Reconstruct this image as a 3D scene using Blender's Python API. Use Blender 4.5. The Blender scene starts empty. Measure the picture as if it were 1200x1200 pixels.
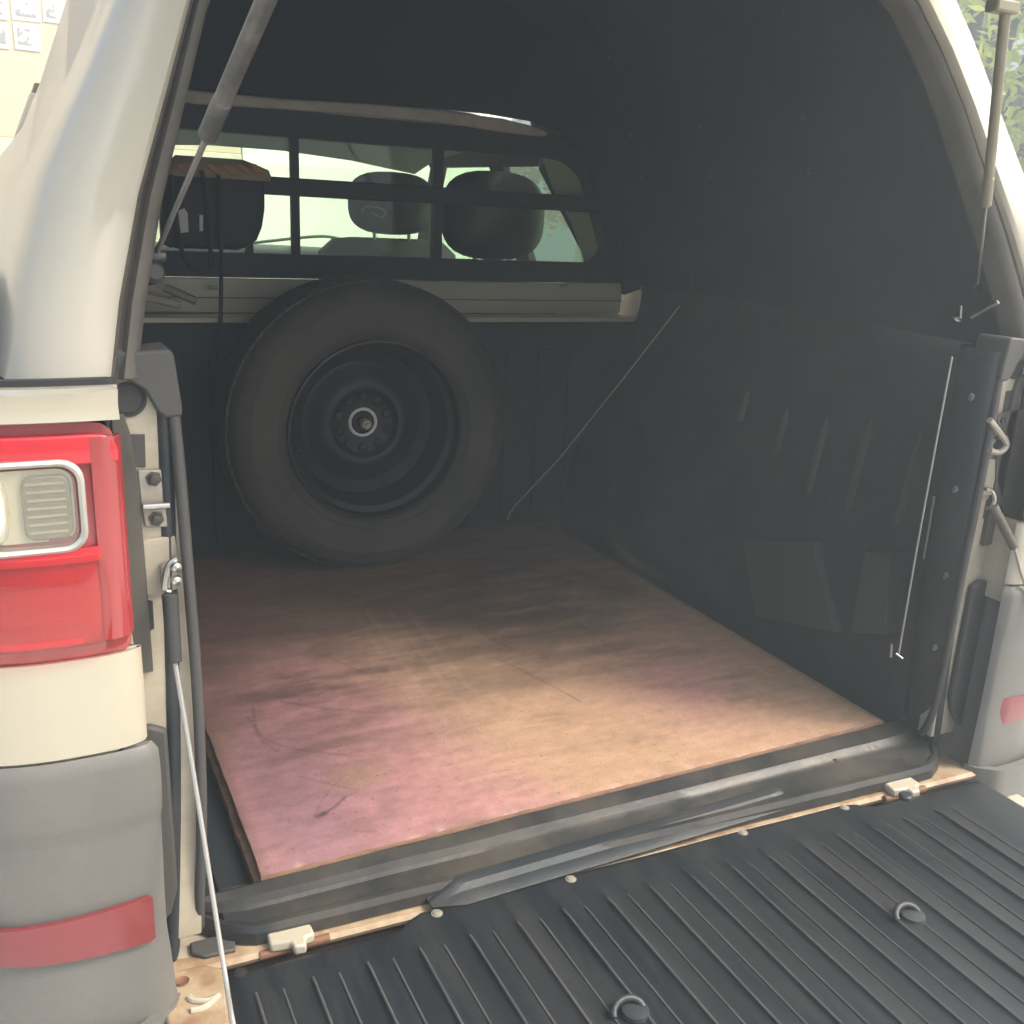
import bpy, bmesh, math, random
import numpy as np
from mathutils import Vector, Matrix, noise
random.seed(7); rnd = random.Random(11)
S = bpy.context.scene
COL = S.collection

# ------------------------------------------------------------------ camera
RX = Vector((0.895, -0.088, 0.438)); RY = Vector((-0.444, -0.275, 0.853)); RZ = Vector((0.045, -0.958, -0.285))
CAM = Vector((0, 0, 1.675))
cd = bpy.data.cameras.new('camera'); cam = bpy.data.objects.new('camera', cd); COL.objects.link(cam)
cd.sensor_width = 36; cd.lens = 1137 / 1200 * 36; cd.clip_start = 0.02; cd.clip_end = 500
right = Vector((RX.x, RY.x, RZ.x)).normalized()
back = -Vector((RX.z, RY.z, RZ.z)).normalized()
up = back.cross(right).normalized(); right = up.cross(back)
cam.matrix_world = Matrix(((right.x, up.x, back.x, CAM.x), (right.y, up.y, back.y, CAM.y), (right.z, up.z, back.z, CAM.z), (0, 0, 0, 1)))
S.camera = cam

# ------------------------------------------------------------------ light
SUN_EL, SUN_AZ = math.radians(48), math.radians(128)      # azimuth measured clockwise from +Y
w = bpy.data.worlds.new('World'); S.world = w; w.use_nodes = True
wn = w.node_tree.nodes; wl = w.node_tree.links
bg = wn['Background']; sky = wn.new('ShaderNodeTexSky'); sky.sky_type = 'NISHITA'; sky.sun_disc = False
sky.sun_elevation = SUN_EL; sky.sun_rotation = SUN_AZ; sky.air_density = 1.0; sky.dust_density = 6.0; sky.ozone_density = 0.1
wl.new(sky.outputs[0], bg.inputs[0]); bg.inputs[1].default_value = 0.15
sd = bpy.data.lights.new('sun', 'SUN'); sun = bpy.data.objects.new('sun', sd); COL.objects.link(sun)
sd.energy = 1.7; sd.angle = math.radians(14); sd.color = (1.0, 0.93, 0.80)
sdir = Vector((math.sin(SUN_AZ) * math.cos(SUN_EL), math.cos(SUN_AZ) * math.cos(SUN_EL), math.sin(SUN_EL)))
sun.rotation_euler = sdir.to_track_quat('Z', 'Y').to_euler()
S.view_settings.view_transform = 'Standard'; S.view_settings.look = 'None'; S.view_settings.gamma = 1
S.view_settings.exposure = 1.62
LENS_VEIL = 0.078  # density of the volume added to imitate veiling lens glare

# ------------------------------------------------------------------ helpers
def at(px, py, ax, v):
    """a point of the place at a known depth, height or width, read off the surveyed view"""
    r = Vector((px - 600, py - 600, 1137.0))
    d = Vector((RX.dot(r), RY.dot(r), RZ.dot(r))); i = 'xyz'.index(ax)
    return CAM + d * ((v - CAM[i]) / d[i])

def nd(nt, typ, **kw):
    n = nt.nodes.new(typ)
    for k, v in kw.items(): setattr(n, k, v)
    return n

def mat(name, col, rough=0.5, metal=0.0, var=0.0, vscale=6.0, bump=0.0, bscale=200.0, dirt=None, dirt_amt=0.0, dscale=5.0, coat=0.0, spec=0.4, rvar=0.0, stretch=None):
    m = bpy.data.materials.new(name); m.use_nodes = True; nt = m.node_tree; b = nt.nodes['Principled BSDF']
    b.inputs['Base Color'].default_value = (*col, 1); b.inputs['Roughness'].default_value = rough
    b.inputs['Metallic'].default_value = metal; b.inputs['Coat Weight'].default_value = coat
    b.inputs['Specular IOR Level'].default_value = spec; b.inputs['Coat Roughness'].default_value = 0.12
    tc = nd(nt, 'ShaderNodeTexCoord'); src = tc.outputs['Object']
    if stretch:
        mp = nd(nt, 'ShaderNodeMapping'); mp.inputs['Scale'].default_value = stretch; nt.links.new(src, mp.inputs[0]); src = mp.outputs[0]
    last = None
    if var > 0:
        n = nd(nt, 'ShaderNodeTexNoise'); n.inputs['Scale'].default_value = vscale; n.inputs['Detail'].default_value = 6
        nt.links.new(src, n.inputs['Vector'])
        mx = nd(nt, 'ShaderNodeMix', data_type='RGBA', blend_type='MIX')
        mx.inputs[6].default_value = (*[c * (1 - var) for c in col], 1); mx.inputs[7].default_value = (*[min(1, c * (1 + var)) for c in col], 1)
        nt.links.new(n.outputs[0], mx.inputs[0]); last = mx.outputs[2]
        if rvar > 0:
            mr = nd(nt, 'ShaderNodeMapRange'); mr.inputs[3].default_value = max(0.02, rough - rvar); mr.inputs[4].default_value = min(1, rough + rvar)
            nt.links.new(n.outputs[0], mr.inputs[0]); nt.links.new(mr.outputs[0], b.inputs['Roughness'])
    if dirt:
        n = nd(nt, 'ShaderNodeTexNoise'); n.inputs['Scale'].default_value = dscale; n.inputs['Detail'].default_value = 9; n.inputs['Roughness'].default_value = 0.65
        nt.links.new(src, n.inputs['Vector'])
        r = nd(nt, 'ShaderNodeMapRange'); r.inputs[1].default_value = 0.42; r.inputs[2].default_value = 0.68; r.inputs[4].default_value = dirt_amt
        nt.links.new(n.outputs[0], r.inputs[0])
        mx = nd(nt, 'ShaderNodeMix', data_type='RGBA'); mx.inputs[7].default_value = (*dirt, 1)
        if last: nt.links.new(last, mx.inputs[6])
        else: mx.inputs[6].default_value = (*col, 1)
        nt.links.new(r.outputs[0], mx.inputs[0]); last = mx.outputs[2]
    if last: nt.links.new(last, b.inputs['Base Color'])
    if bump > 0:
        n = nd(nt, 'ShaderNodeTexNoise'); n.inputs['Scale'].default_value = bscale; n.inputs['Detail'].default_value = 4
        nt.links.new(src, n.inputs['Vector'])
        bp = nd(nt, 'ShaderNodeBump'); bp.inputs['Strength'].default_value = bump; bp.inputs['Distance'].default_value = 0.002
        nt.links.new(n.outputs[0], bp.inputs['Height']); nt.links.new(bp.outputs[0], b.inputs['Normal'])
    return m

def glass(name, tint, gloss=0.08, rough=0.03):
    m = bpy.data.materials.new(name); m.use_nodes = True; nt = m.node_tree; nt.nodes.clear()
    o = nd(nt, 'ShaderNodeOutputMaterial'); t = nd(nt, 'ShaderNodeBsdfTransparent'); t.inputs[0].default_value = (*tint, 1)
    g = nd(nt, 'ShaderNodeBsdfGlossy'); g.inputs['Roughness'].default_value = rough
    mx = nd(nt, 'ShaderNodeMixShader'); mx.inputs[0].default_value = gloss
    nt.links.new(t.outputs[0], mx.inputs[1]); nt.links.new(g.outputs[0], mx.inputs[2]); nt.links.new(mx.outputs[0], o.inputs[0])
    return m

M = {}
M['paint'] = mat('cream_paint', (0.48, 0.44, 0.34), 0.28, var=0.03, vscale=3, coat=0.6, dirt=(0.42, 0.37, 0.28), dirt_amt=0.10, dscale=9)
M['canopy_paint'] = mat('canopy_gelcoat', (0.47, 0.43, 0.34), 0.32, var=0.05, vscale=2, coat=0.4, bump=0.03, bscale=14)
M['jamb'] = mat('jamb_paint', (0.50, 0.45, 0.35), 0.45, var=0.08, vscale=14, dirt=(0.26, 0.20, 0.14), dirt_amt=0.45, dscale=18)
M['jamb_old'] = mat('stained_paint', (0.45, 0.35, 0.23), 0.45, var=0.2, vscale=20, dirt=(0.20, 0.095, 0.045), dirt_amt=0.9, dscale=20)
M['rust'] = mat('rusty_steel', (0.22, 0.11, 0.065), 0.6, metal=0.1, var=0.3, vscale=40, bump=0.4)
M['liner'] = mat('black_liner_plastic', (0.030, 0.037, 0.042), 0.42, var=0.2, vscale=12, bump=0.25, bscale=260, dirt=(0.12, 0.11, 0.10), dirt_amt=0.28, dscale=7, rvar=0.1)
M['black'] = mat('matt_black', (0.014, 0.015, 0.016), 0.8, var=0.2)
M['rib'] = mat('worn_lit_rib', (0.085, 0.084, 0.082), 0.32, var=0.2, vscale=15, dirt=(0.17, 0.16, 0.15), dirt_amt=0.5, dscale=14)  # scuffed plastic, paler still to paint in the rib highlights
M['rod'] = mat('grey_piston', (0.22, 0.22, 0.21), 0.25, metal=0.4)
M['clear_white'] = mat('frosted_bulb', (0.75, 0.74, 0.68), 0.08, coat=1.0)
M['tail'] = mat('scuffed_tailgate_plastic', (0.014, 0.018, 0.022), 0.38, var=0.2, vscale=12, bump=0.3, bscale=240, dirt=(0.10, 0.095, 0.088), dirt_amt=0.22, dscale=2.2, rvar=0.12, stretch=(9, 1.3, 1))
M['rust_shade'] = mat('dirty_gap_shade', (0.030, 0.020, 0.016), 0.8, var=0.4, vscale=25, bump=0.5, dirt=(0.16, 0.08, 0.05), dirt_amt=0.6, dscale=16)  # dirt and rust over a dark base that paints the gap's shade
M['lit_wall'] = mat('lit_liner', (0.075, 0.074, 0.071), 0.5, var=0.15, vscale=10, bump=0.2, bscale=200)  # paler liner, painted for the light on wall facets and ribs
M['liner_dull'] = mat('dull_black_plastic', (0.024, 0.030, 0.034), 0.62, var=0.2, vscale=9, bump=0.2, bscale=200)
M['sill'] = mat('dusty_black_sill', (0.026, 0.028, 0.029), 0.40, var=0.25, vscale=18, bump=0.35, bscale=90, dirt=(0.13, 0.105, 0.08), dirt_amt=0.55, dscale=6, rvar=0.12)
M['carpet'] = mat('charcoal_lining', (0.028, 0.035, 0.041), 0.85, var=0.3, vscale=3, bump=0.6, bscale=300, spec=0.2, dirt=(0.075, 0.075, 0.072), dirt_amt=0.35, dscale=3)
M['rubber'] = mat('rubber', (0.045, 0.045, 0.045), 0.55, var=0.2, vscale=30, bump=0.2)
M['seal'] = mat('dusty_rubber_seal', (0.095, 0.085, 0.072), 0.5, var=0.15, vscale=20, dirt=(0.22, 0.2, 0.16), dirt_amt=0.3)
M['tyre'] = mat('tyre_rubber', (0.036, 0.032, 0.027), 0.72, var=0.25, vscale=7, bump=0.25, bscale=90, dirt=(0.10, 0.085, 0.065), dirt_amt=0.5, dscale=6)
M['rim'] = mat('black_steel_rim', (0.005, 0.006, 0.008), 0.5, metal=0.0, var=0.2, vscale=30, bump=0.1)
M['bumper'] = mat('grey_bumper_plastic', (0.155, 0.15, 0.14), 0.42, var=0.06, vscale=8, bump=0.12, bscale=350, dirt=(0.28, 0.25, 0.2), dirt_amt=0.2, dscale=5)
M['bumper_dark'] = mat('dark_bumper_plastic', (0.075, 0.072, 0.068), 0.55, var=0.12, vscale=12, bump=0.2)
M['steel'] = mat('bright_steel', (0.55, 0.53, 0.5), 0.28, metal=1.0, var=0.1, vscale=40)
M['plate'] = mat('zinc_plate', (0.40, 0.37, 0.31), 0.45, metal=0.35, var=0.15, vscale=30, dirt=(0.2, 0.15, 0.1), dirt_amt=0.4, dscale=30)
M['bolt'] = mat('dark_bolt', (0.09, 0.085, 0.08), 0.4, metal=0.7)
M['grey_strut'] = mat('grey_strut_paint', (0.07, 0.07, 0.068), 0.4, metal=0.3, var=0.15, vscale=30, dirt=(0.3, 0.28, 0.24), dirt_amt=0.4, dscale=30)
M['gold_strut'] = mat('dusty_strut_paint', (0.25, 0.235, 0.17), 0.4, metal=0.3, var=0.12, vscale=30)
M['cable'] = mat('plastic_coated_cable', (0.36, 0.35, 0.33), 0.4, metal=0.2, var=0.1, vscale=60)
M['red'] = mat('red_lens', (0.60, 0.015, 0.028), 0.12, coat=1.0, var=0.15, vscale=10)
M['red_mid'] = mat('red_lens_inner', (0.42, 0.030, 0.035), 0.3, coat=1.0, var=0.25, vscale=9, bump=0.15, bscale=330)
M['red_edge'] = mat('red_lens_edge', (0.36, 0.045, 0.045), 0.12, coat=1.0, var=0.2, vscale=16)
M['reflector'] = mat('reflector_red', (0.22, 0.035, 0.04), 0.25, coat=0.6, var=0.1, vscale=80)
M['chrome'] = mat('lamp_reflector', (0.78, 0.77, 0.70), 0.2, metal=0.35, var=0.08, vscale=15)
M['lampgrey'] = mat('lamp_lens_grey', (0.30, 0.30, 0.27), 0.22, metal=0.3, coat=0.8, var=0.1, vscale=20)
M['ridge'] = mat('lens_ridge', (0.58, 0.57, 0.52), 0.2, metal=0.4, coat=0.6)
M['red_glass'] = glass('red_clear_lens', (0.95, 0.42, 0.42), 0.10, 0.06)
M['clear'] = glass('clear_lens', (0.92, 0.90, 0.84), 0.12, 0.04)
M['glass'] = glass('green_tinted_glass', (0.90, 0.98, 0.89), 0.03)
M['screen'] = glass('windscreen_glass', (0.90, 0.98, 0.89), 0.03)
M['ply_edge'] = mat('plywood_edge', (0.34, 0.20, 0.13), 0.8, var=0.3, vscale=60, bump=0.5, bscale=120, dirt=(0.11, 0.07, 0.05), dirt_amt=0.6, dscale=25, stretch=(1, 1, 6))
M['seat'] = mat('seat_fabric', (0.028, 0.03, 0.033), 0.85, var=0.2, vscale=20, bump=0.3)
M['seat_grey'] = mat('grey_seat_fabric', (0.10, 0.105, 0.10), 0.8, var=0.2, vscale=20, bump=0.3)
M['dash'] = mat('dashboard_plastic', (0.06, 0.065, 0.06), 0.5, var=0.1)
M['headliner'] = mat('headliner', (0.22, 0.22, 0.2), 0.9, var=0.1)
M['bag'] = mat('black_nylon', (0.026, 0.027, 0.03), 0.7, var=0.3, vscale=30, bump=0.4, bscale=150)
M['orange'] = mat('orange_cloth', (0.42, 0.21, 0.09), 0.8, var=0.25, vscale=40)
M['tan'] = mat('tan_cloth', (0.30, 0.24, 0.14), 0.85, var=0.2, vscale=30)
M['white'] = mat('white_print', (0.6, 0.6, 0.58), 0.7)
M['wall'] = mat('cream_wall_paint', (0.76, 0.66, 0.48), 0.85, var=0.03, vscale=1.5, bump=0.1, bscale=60)
M['wall_low'] = mat('pale_wall_paint', (0.80, 0.74, 0.60), 0.8, var=0.03, vscale=1.5, bump=0.1, bscale=60)
M['wall_pale'] = mat('pale_green_wall', (0.84, 0.90, 0.82), 0.8, var=0.05, vscale=1.0)
M['gate'] = mat('white_gate_paint', (0.78, 0.82, 0.78), 0.5, var=0.06)
M['tile'] = mat('pale_floor_tile', (0.72, 0.70, 0.64), 0.35, var=0.06, vscale=3, dirt=(0.45, 0.42, 0.36), dirt_amt=0.2, dscale=4)
M['grout'] = mat('grout', (0.30, 0.28, 0.25), 0.9, var=0.15, vscale=20)
M['bark'] = mat('bark', (0.10, 0.075, 0.05), 0.9, var=0.3, vscale=12, bump=0.6)
def leafmat(name, c0, c1, sc):
    m = bpy.data.materials.new(name); m.use_nodes = True; nt = m.node_tree; nt.nodes.clear()
    o = nd(nt, 'ShaderNodeOutputMaterial'); d = nd(nt, 'ShaderNodeBsdfDiffuse'); t = nd(nt, 'ShaderNodeBsdfTranslucent'); mx = nd(nt, 'ShaderNodeMixShader'); mx.inputs[0].default_value = 0.5
    tc = nd(nt, 'ShaderNodeTexCoord'); n = nd(nt, 'ShaderNodeTexNoise'); n.inputs['Scale'].default_value = sc; nt.links.new(tc.outputs['Object'], n.inputs['Vector'])
    r_ = nd(nt, 'ShaderNodeMapRange'); r_.inputs[1].default_value = 0.35; r_.inputs[2].default_value = 0.65; nt.links.new(n.outputs[0], r_.inputs[0])
    c = nd(nt, 'ShaderNodeMix', data_type='RGBA'); c.inputs[6].default_value = (*c0, 1); c.inputs[7].default_value = (*c1, 1); nt.links.new(r_.outputs[0], c.inputs[0])
    nt.links.new(c.outputs[2], d.inputs[0]); nt.links.new(c.outputs[2], t.inputs[0]); nt.links.new(d.outputs[0], mx.inputs[1]); nt.links.new(t.outputs[0], mx.inputs[2]); nt.links.new(mx.outputs[0], o.inputs[0])
    return m
M['leaf'] = leafmat('leaf', (0.34, 0.42, 0.07), (0.62, 0.64, 0.16), 6)
M['leaf_red'] = leafmat('flower_leaf', (0.42, 0.34, 0.10), (0.50, 0.20, 0.12), 9)

def link(name, me, m, parent=None, loc=None):
    o = bpy.data.objects.new(name, me); COL.objects.link(o)
    if m is not None and not me.materials: me.materials.append(m)
    if parent is not None: o.parent = parent
    o.location = loc if loc is not None else (0, 0, 0)
    return o

class Thing:
    """an Empty at the thing's base; parts are given in world coordinates"""
    def __init__(s, name, label, cat, base, group=None):
        s.base = Vector(base); s.e = bpy.data.objects.new(name, None); COL.objects.link(s.e)
        s.e.location = s.base; s.e.empty_display_size = 0.1; tagp(s.e, label, cat, group)
def tagp(o, label, cat, group=None, kind=None):
    if label: o['label'] = label
    if cat: o['category'] = cat
    if group: o['group'] = group
    if kind: o['kind'] = kind
    return o

def put(name, bm, m, parent=None, smooth=True, bevel=0.0, seg=2, sub=0, angle=40, solid=0.0):
    bmesh.ops.recalc_face_normals(bm, faces=bm.faces)
    me = bpy.data.meshes.new(name); bm.to_mesh(me); bm.free()
    if isinstance(parent, Thing):
        me.transform(Matrix.Translation(-parent.base)); p = parent.e
    elif isinstance(parent, tuple):      # (thing, part): a sub-part
        me.transform(Matrix.Translation(-parent[0].base)); p = parent[1]
    else: p = parent
    o = link(name, me, m, p)
    if smooth:
        for f in me.polygons: f.use_smooth = True
    if solid:
        md = o.modifiers.new('solid', 'SOLIDIFY'); md.thickness = solid; md.offset = -1
    if bevel > 0:
        md = o.modifiers.new('bevel', 'BEVEL'); md.width = bevel; md.segments = seg; md.limit_method = 'ANGLE'; md.angle_limit = math.radians(35)
    if solid and not sub:
        md = o.modifiers.new('split', 'EDGE_SPLIT'); md.split_angle = math.radians(50)
    if sub:
        md = o.modifiers.new('sub', 'SUBSURF'); md.levels = sub; md.render_levels = sub
    if smooth and not sub:
        try:
            me.set_sharp_from_angle(angle=math.radians(angle))
        except Exception: pass
    return o

def b_box(bm, lo, hi, rot=None):
    c = [(x, y, z) for x in (lo[0], hi[0]) for y in (lo[1], hi[1]) for z in (lo[2], hi[2])]
    v = [bm.verts.new(rot @ Vector(p) if rot else p) for p in c]
    for f in ((0, 1, 3, 2), (4, 6, 7, 5), (0, 4, 5, 1), (2, 3, 7, 6), (0, 2, 6, 4), (1, 5, 7, 3)): bm.faces.new([v[i] for i in f])
def b_prism(bm, pts, d):
    d = Vector(d); a = [bm.verts.new(p) for p in pts]; b = [bm.verts.new(Vector(p) + d) for p in pts]; n = len(pts)
    bm.faces.new(a[::-1]); bm.faces.new(b)
    for i in range(n): bm.faces.new([a[i], a[(i + 1) % n], b[(i + 1) % n], b[i]])
def b_loft(bm, rings, closed=False, caps=False):
    R = [[bm.verts.new(p) for p in r] for r in rings]; n = len(rings[0])
    for i in range(len(R) - 1):
        for j in range(n if closed else n - 1):
            k = (j + 1) % n
            try: bm.faces.new([R[i][j], R[i][k], R[i + 1][k], R[i + 1][j]])
            except Exception: pass
    if caps and closed:
        bm.faces.new(R[0][::-1]); bm.faces.new(R[-1])
def smooth_path(pts, n=6):
    P = [Vector(p) for p in pts]
    if len(P) < 3: return P
    out = []
    for i in range(len(P) - 1):
        p0 = P[max(0, i - 1)]; p1 = P[i]; p2 = P[i + 1]; p3 = P[min(len(P) - 1, i + 2)]
        for k in range(n):
            t = k / n
            out.append(0.5 * ((2 * p1) + (-p0 + p2) * t + (2 * p0 - 5 * p1 + 4 * p2 - p3) * t * t + (-p0 + 3 * p1 - 3 * p2 + p3) * t ** 3))
    out.append(P[-1]); return out
def b_tube(bm, pts, r, seg=10, r2=None, flat=1.0):
    P = [Vector(p) for p in pts]; rings = []; prev = None
    for i, p in enumerate(P):
        t = (P[min(i + 1, len(P) - 1)] - P[max(i - 1, 0)]).normalized()
        u = prev if prev else (Vector((0, 0, 1)) if abs(t.z) < 0.9 else Vector((1, 0, 0)))
        u = (u - t * u.dot(t)).normalized(); v = t.cross(u); prev = u
        rr = r + (r2 - r) * i / (len(P) - 1) if r2 is not None else r
        rings.append([p + (u * math.cos(a) * flat + v * math.sin(a)) * rr for a in [2 * math.pi * k / seg for k in range(seg)]])
    b_loft(bm, rings, True, True)
def b_lathe(bm, prof, c, axis, seg=48):
    """prof: (radius, offset along axis)"""
    ax = Vector(axis).normalized(); u = ax.orthogonal().normalized(); v = ax.cross(u); c = Vector(c); rings = []
    for r, h in prof:
        rings.append([c + ax * h + (u * math.cos(a) + v * math.sin(a)) * max(r, 1e-5) for a in [2 * math.pi * k / seg for k in range(seg)]])
    b_loft(bm, rings, True, False)
def B(): return bmesh.new()
def box(name, lo, hi, m, parent=None, bevel=0.003, seg=2, **k):
    bm = B(); b_box(bm, lo, hi); return put(name, bm, m, parent, bevel=bevel, seg=seg, **k)
def prism(name, pts, d, m, parent=None, bevel=0.003, **k):
    bm = B(); b_prism(bm, pts, d); return put(name, bm, m, parent, bevel=bevel, **k)
def tube(name, pts, r, m, parent=None, seg=10, **k):
    bm = B(); b_tube(bm, pts, r, seg, k.pop('r2', None), k.pop('flat', 1.0)); return put(name, bm, m, parent, **k)
def bolt(name, c, axis, r, h, m, parent, hexa=False):
    bm = B(); b_lathe(bm, [(r * 1.5, 0), (r * 1.5, h * 0.25), (r, h * 0.35), (r * 0.95, h * 0.85), (r * 0.6, h), (0, h)], c, axis, 6 if hexa else 18)
    return put(name, bm, m, parent)
def ease(a, b, x):
    t = min(1, max(0, (x - a) / (b - a))); return t * t * (3 - 2 * t)
def rrect(cx, cz, hw, hh, r, n=5, y=0.0, sk=0.0):
    """rounded rectangle in a plane of constant y"""
    out = []
    for qx, qz, a0 in ((1, 1, 0), (-1, 1, 90), (-1, -1, 180), (1, -1, 270)):
        for k in range(n + 1):
            a = math.radians(a0 + 90 * k / n)
            x = cx + qx * (hw - r) + r * math.cos(a); z = cz + qz * (hh - r) + r * math.sin(a)
            out.append(Vector((x + sk * (z - cz), y, z)))
    return out

# ================================================================== SETTING
XC = 0.76                       # middle of the truck
bm = B(); b_box(bm, (-40, -30, -0.3), (40, 60, -0.004)); g = put('ground', bm, M['grout'], bevel=0, smooth=False); g['kind'] = 'structure'
tm = B(); b_box(tm, (-0.2235, -0.2235, -0.004), (0.2235, 0.2235, 0.008))
bmesh.ops.recalc_face_normals(tm, faces=tm.faces)
tme = bpy.data.meshes.new('floor_tile'); tm.to_mesh(tme); tm.free(); tme.materials.append(M['tile'])
bm = B()
def tile_near(x, y): return (-1.8 < x < 0.3 and 0.0 < y < 2.6) or (1.6 < x < 4.5 and -0.3 < y < 3.4)
for i in range(-18, 26):
    for j in range(-10, 34):
        x = i * 0.45 + 0.1; y = j * 0.45 - 0.1
        if tile_near(x, y):
            o = link('tile', tme, None, g, (x, y, rnd.uniform(-0.0012, 0.0012)))
        else: b_box(bm, (x - 0.2235, y - 0.2235, -0.003), (x + 0.2235, y + 0.2235, 0.0075))
far = put('paving', bm, M['tile'], g, smooth=False); far['kind'] = 'stuff'
# far ground beyond the paving
bm = B()
WY = 6.6
# cream wall ahead of the truck, with notices
wt = Thing('building_wall', 'cream painted wall in front of the truck with a paler lower band', 'wall', (0, WY, 0))
zb = at(0, 160, 'y', WY).z
box('wall_face', (-9, WY, zb), (1.35, WY + 0.2, 4.6), M['wall'], wt, bevel=0.004)
box('lower_band', (-9, WY - 0.015, 0), (1.35, WY + 0.2, zb - 0.003), M['wall_low'], wt, bevel=0.004)
# notices
def notice_mat():
    m = bpy.data.materials.new('printed_notice'); m.use_nodes = True; nt = m.node_tree; b = nt.nodes['Principled BSDF']
    b.inputs['Roughness'].default_value = 0.6
    tc = nd(nt, 'ShaderNodeTexCoord'); oi = nd(nt, 'ShaderNodeObjectInfo')
    ad = nd(nt, 'ShaderNodeVectorMath', operation='ADD'); nt.links.new(tc.outputs['Object'], ad.inputs[0]); nt.links.new(oi.outputs['Location'], ad.inputs[1])
    n = nd(nt, 'ShaderNodeTexNoise'); n.inputs['Scale'].default_value = 26; n.inputs['Detail'].default_value = 3; nt.links.new(ad.outputs[0], n.inputs['Vector'])
    r = nd(nt, 'ShaderNodeMapRange'); r.inputs[1].default_value = 0.46; r.inputs[2].default_value = 0.54; nt.links.new(n.outputs[0], r.inputs[0])
    mx = nd(nt, 'ShaderNodeMix', data_type='RGBA'); mx.inputs[6].default_value = (0.80, 0.80, 0.78, 1); mx.inputs[7].default_value = (0.42, 0.43, 0.42, 1)
    nt.links.new(r.outputs[0], mx.inputs[0]); nt.links.new(mx.outputs[2], b.inputs['Base Color'])
    return m
M['print'] = notice_mat(); M['paper'] = mat('white_paper', (0.86, 0.86, 0.84), 0.7)
NL = [((-7, 22, 12, 22), 'white printed notice at the far left of the upper row on the cream wall', 10),
      ((12, -4, 48, 27), 'middle white printed notice of the upper row on the cream wall', 0),
      ((49, -2, 79, 29), 'white printed notice nearest the truck in the upper row on the cream wall', 0),
      ((-20, 26, 12, 58), 'white printed notice at the left end of the lower row on the cream wall', 0),
      ((15, 26, 48, 61), 'white printed notice at the right end of the lower row on the cream wall', 0)]
NL[0] = ((-24, -6, 10, 24), NL[0][1], 0)
for (x0, y0, x1, y1), lab, _ in NL:
    a = at(x0, y0, 'y', WY); c = at(x1, y1, 'y', WY)
    xa, xb, za, zc = a.x, c.x, c.z, a.z
    t = Thing('notice', lab, 'notice', ((xa + xb) / 2, WY - 0.002, za), 'printed notices on the cream wall')
    box('sheet', (xa, WY - 0.006, za), (xb, WY - 0.0005, zc), M['paper'], t, bevel=0.0)
    mx_, mz_ = (xb - xa) * 0.14, (zc - za) * 0.2
    box('print', (xa + mx_, WY - 0.0085, za + mz_), (xb - mx_, WY - 0.0065, zc - mz_), M['print'], t, bevel=0.0)

# pale wall and gate further right, seen through the cab
pw = Thing('boundary_wall', 'pale greenish wall beyond the cab windows', 'wall', (1.4, 6.7, 0))
prism('wall_face', [(1.37, 6.64, 0), (5.1, 10.37, 0), (5.0, 10.50, 0), (1.37, 6.82, 0)], (0, 0, 3.6), M['wall_pale'], pw)
prism('coping', [(1.38, 6.60, 3.6), (5.16, 10.38, 3.6), (5.02, 10.56, 3.6), (1.38, 6.9, 3.6)], (0, 0, 0.06), M['wall_low'], pw)
for k in range(3):
    z = 0.9 + k * 0.9; prism('wall_band', [(1.40, 6.655, z), (5.0, 10.255, z), (4.99, 10.275, z), (1.39, 6.675, z)], (0, 0, 0.02), M['wall_low'], pw)
gt = Thing('metal_gate', 'white metal gate with upright bars beside the boundary wall', 'gate', (6.2, 9.3, 0))
for k in range(13):
    box('upright', (5.6 + k * 0.11, 9.30, 0.1), (5.64 + k * 0.11, 9.34, 2.0), M['gate'], gt, bevel=0.003)
for z in (0.15, 1.0, 1.9): box('rail', (5.55, 9.345, z), (7.05, 9.375, z + 0.07), M['gate'], gt)
for x in (5.45, 7.06): box('post', (x, 9.28, 0), (x + 0.09, 9.4, 2.1), M['bumper'], gt)

def tree(name, label, base, h, cr, leafm, nclump, nleaf, seed, group=None, zlow=0.35):
    r = random.Random(seed); t = Thing(name, label, 'tree', base, group); b = Vector(base)
    bm = B(); b_tube(bm, smooth_path([b, b + Vector((0.08, 0, h * 0.3)), b + Vector((-0.05, 0.1, h * 0.6)), b + Vector((0, 0, h * 0.85))]), h * 0.035, 10, h * 0.01)
    cl = []
    for i in range(nclump):
        a = r.uniform(0, 6.28); rr = cr * math.sqrt(r.random()); z = r.uniform(zlow, 1.0) * h
        k = math.sqrt(max(0.08, 1 - ((z / h - 0.65) / 0.42) ** 2)); c = b + Vector((math.cos(a) * rr * k, math.sin(a) * rr * k, z)); cl.append(c)
        if i % 3 == 0: b_tube(bm, smooth_path([b + Vector((0, 0, h * r.uniform(0.25, 0.6))), (c + b + Vector((0, 0, z))) / 2 - Vector((0, 0, .15)), c], 3), h * 0.009, 6, 0.004)
    put('trunk', bm, M['bark'], t)
    vs = []; fs = []
    for c in cl:
        cs = r.uniform(0.22, 0.5) * cr * 0.55
        for _ in range(nleaf):
            d = Vector((r.gauss(0, 1), r.gauss(0, 1), r.gauss(0, 0.8))).normalized() * cs * r.random() ** 0.45
            p = c + d; u = Vector((r.gauss(0, 1), r.gauss(0, 1), r.gauss(0, .6))).normalized(); v = u.orthogonal().normalized(); v = (v + u.cross(v) * r.uniform(-1, 1)).normalized()
            s = r.uniform(0.035, 0.07); i = len(vs)
            vs += [p - u * s, p + v * s * .45, p + u * s, p - v * s * .45]; fs.append((i, i + 1, i + 2, i + 3))
    me = bpy.data.meshes.new('crown'); me.from_pydata([v - b for v in vs], [], fs); o = link('crown', me, leafm, t.e)
    return t
tree('leafy_tree', 'leafy bright green tree beyond the right side of the canopy', (6.4, 5.4, 0), 4.6, 1.9, M['leaf'], 120, 130, 3)
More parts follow.
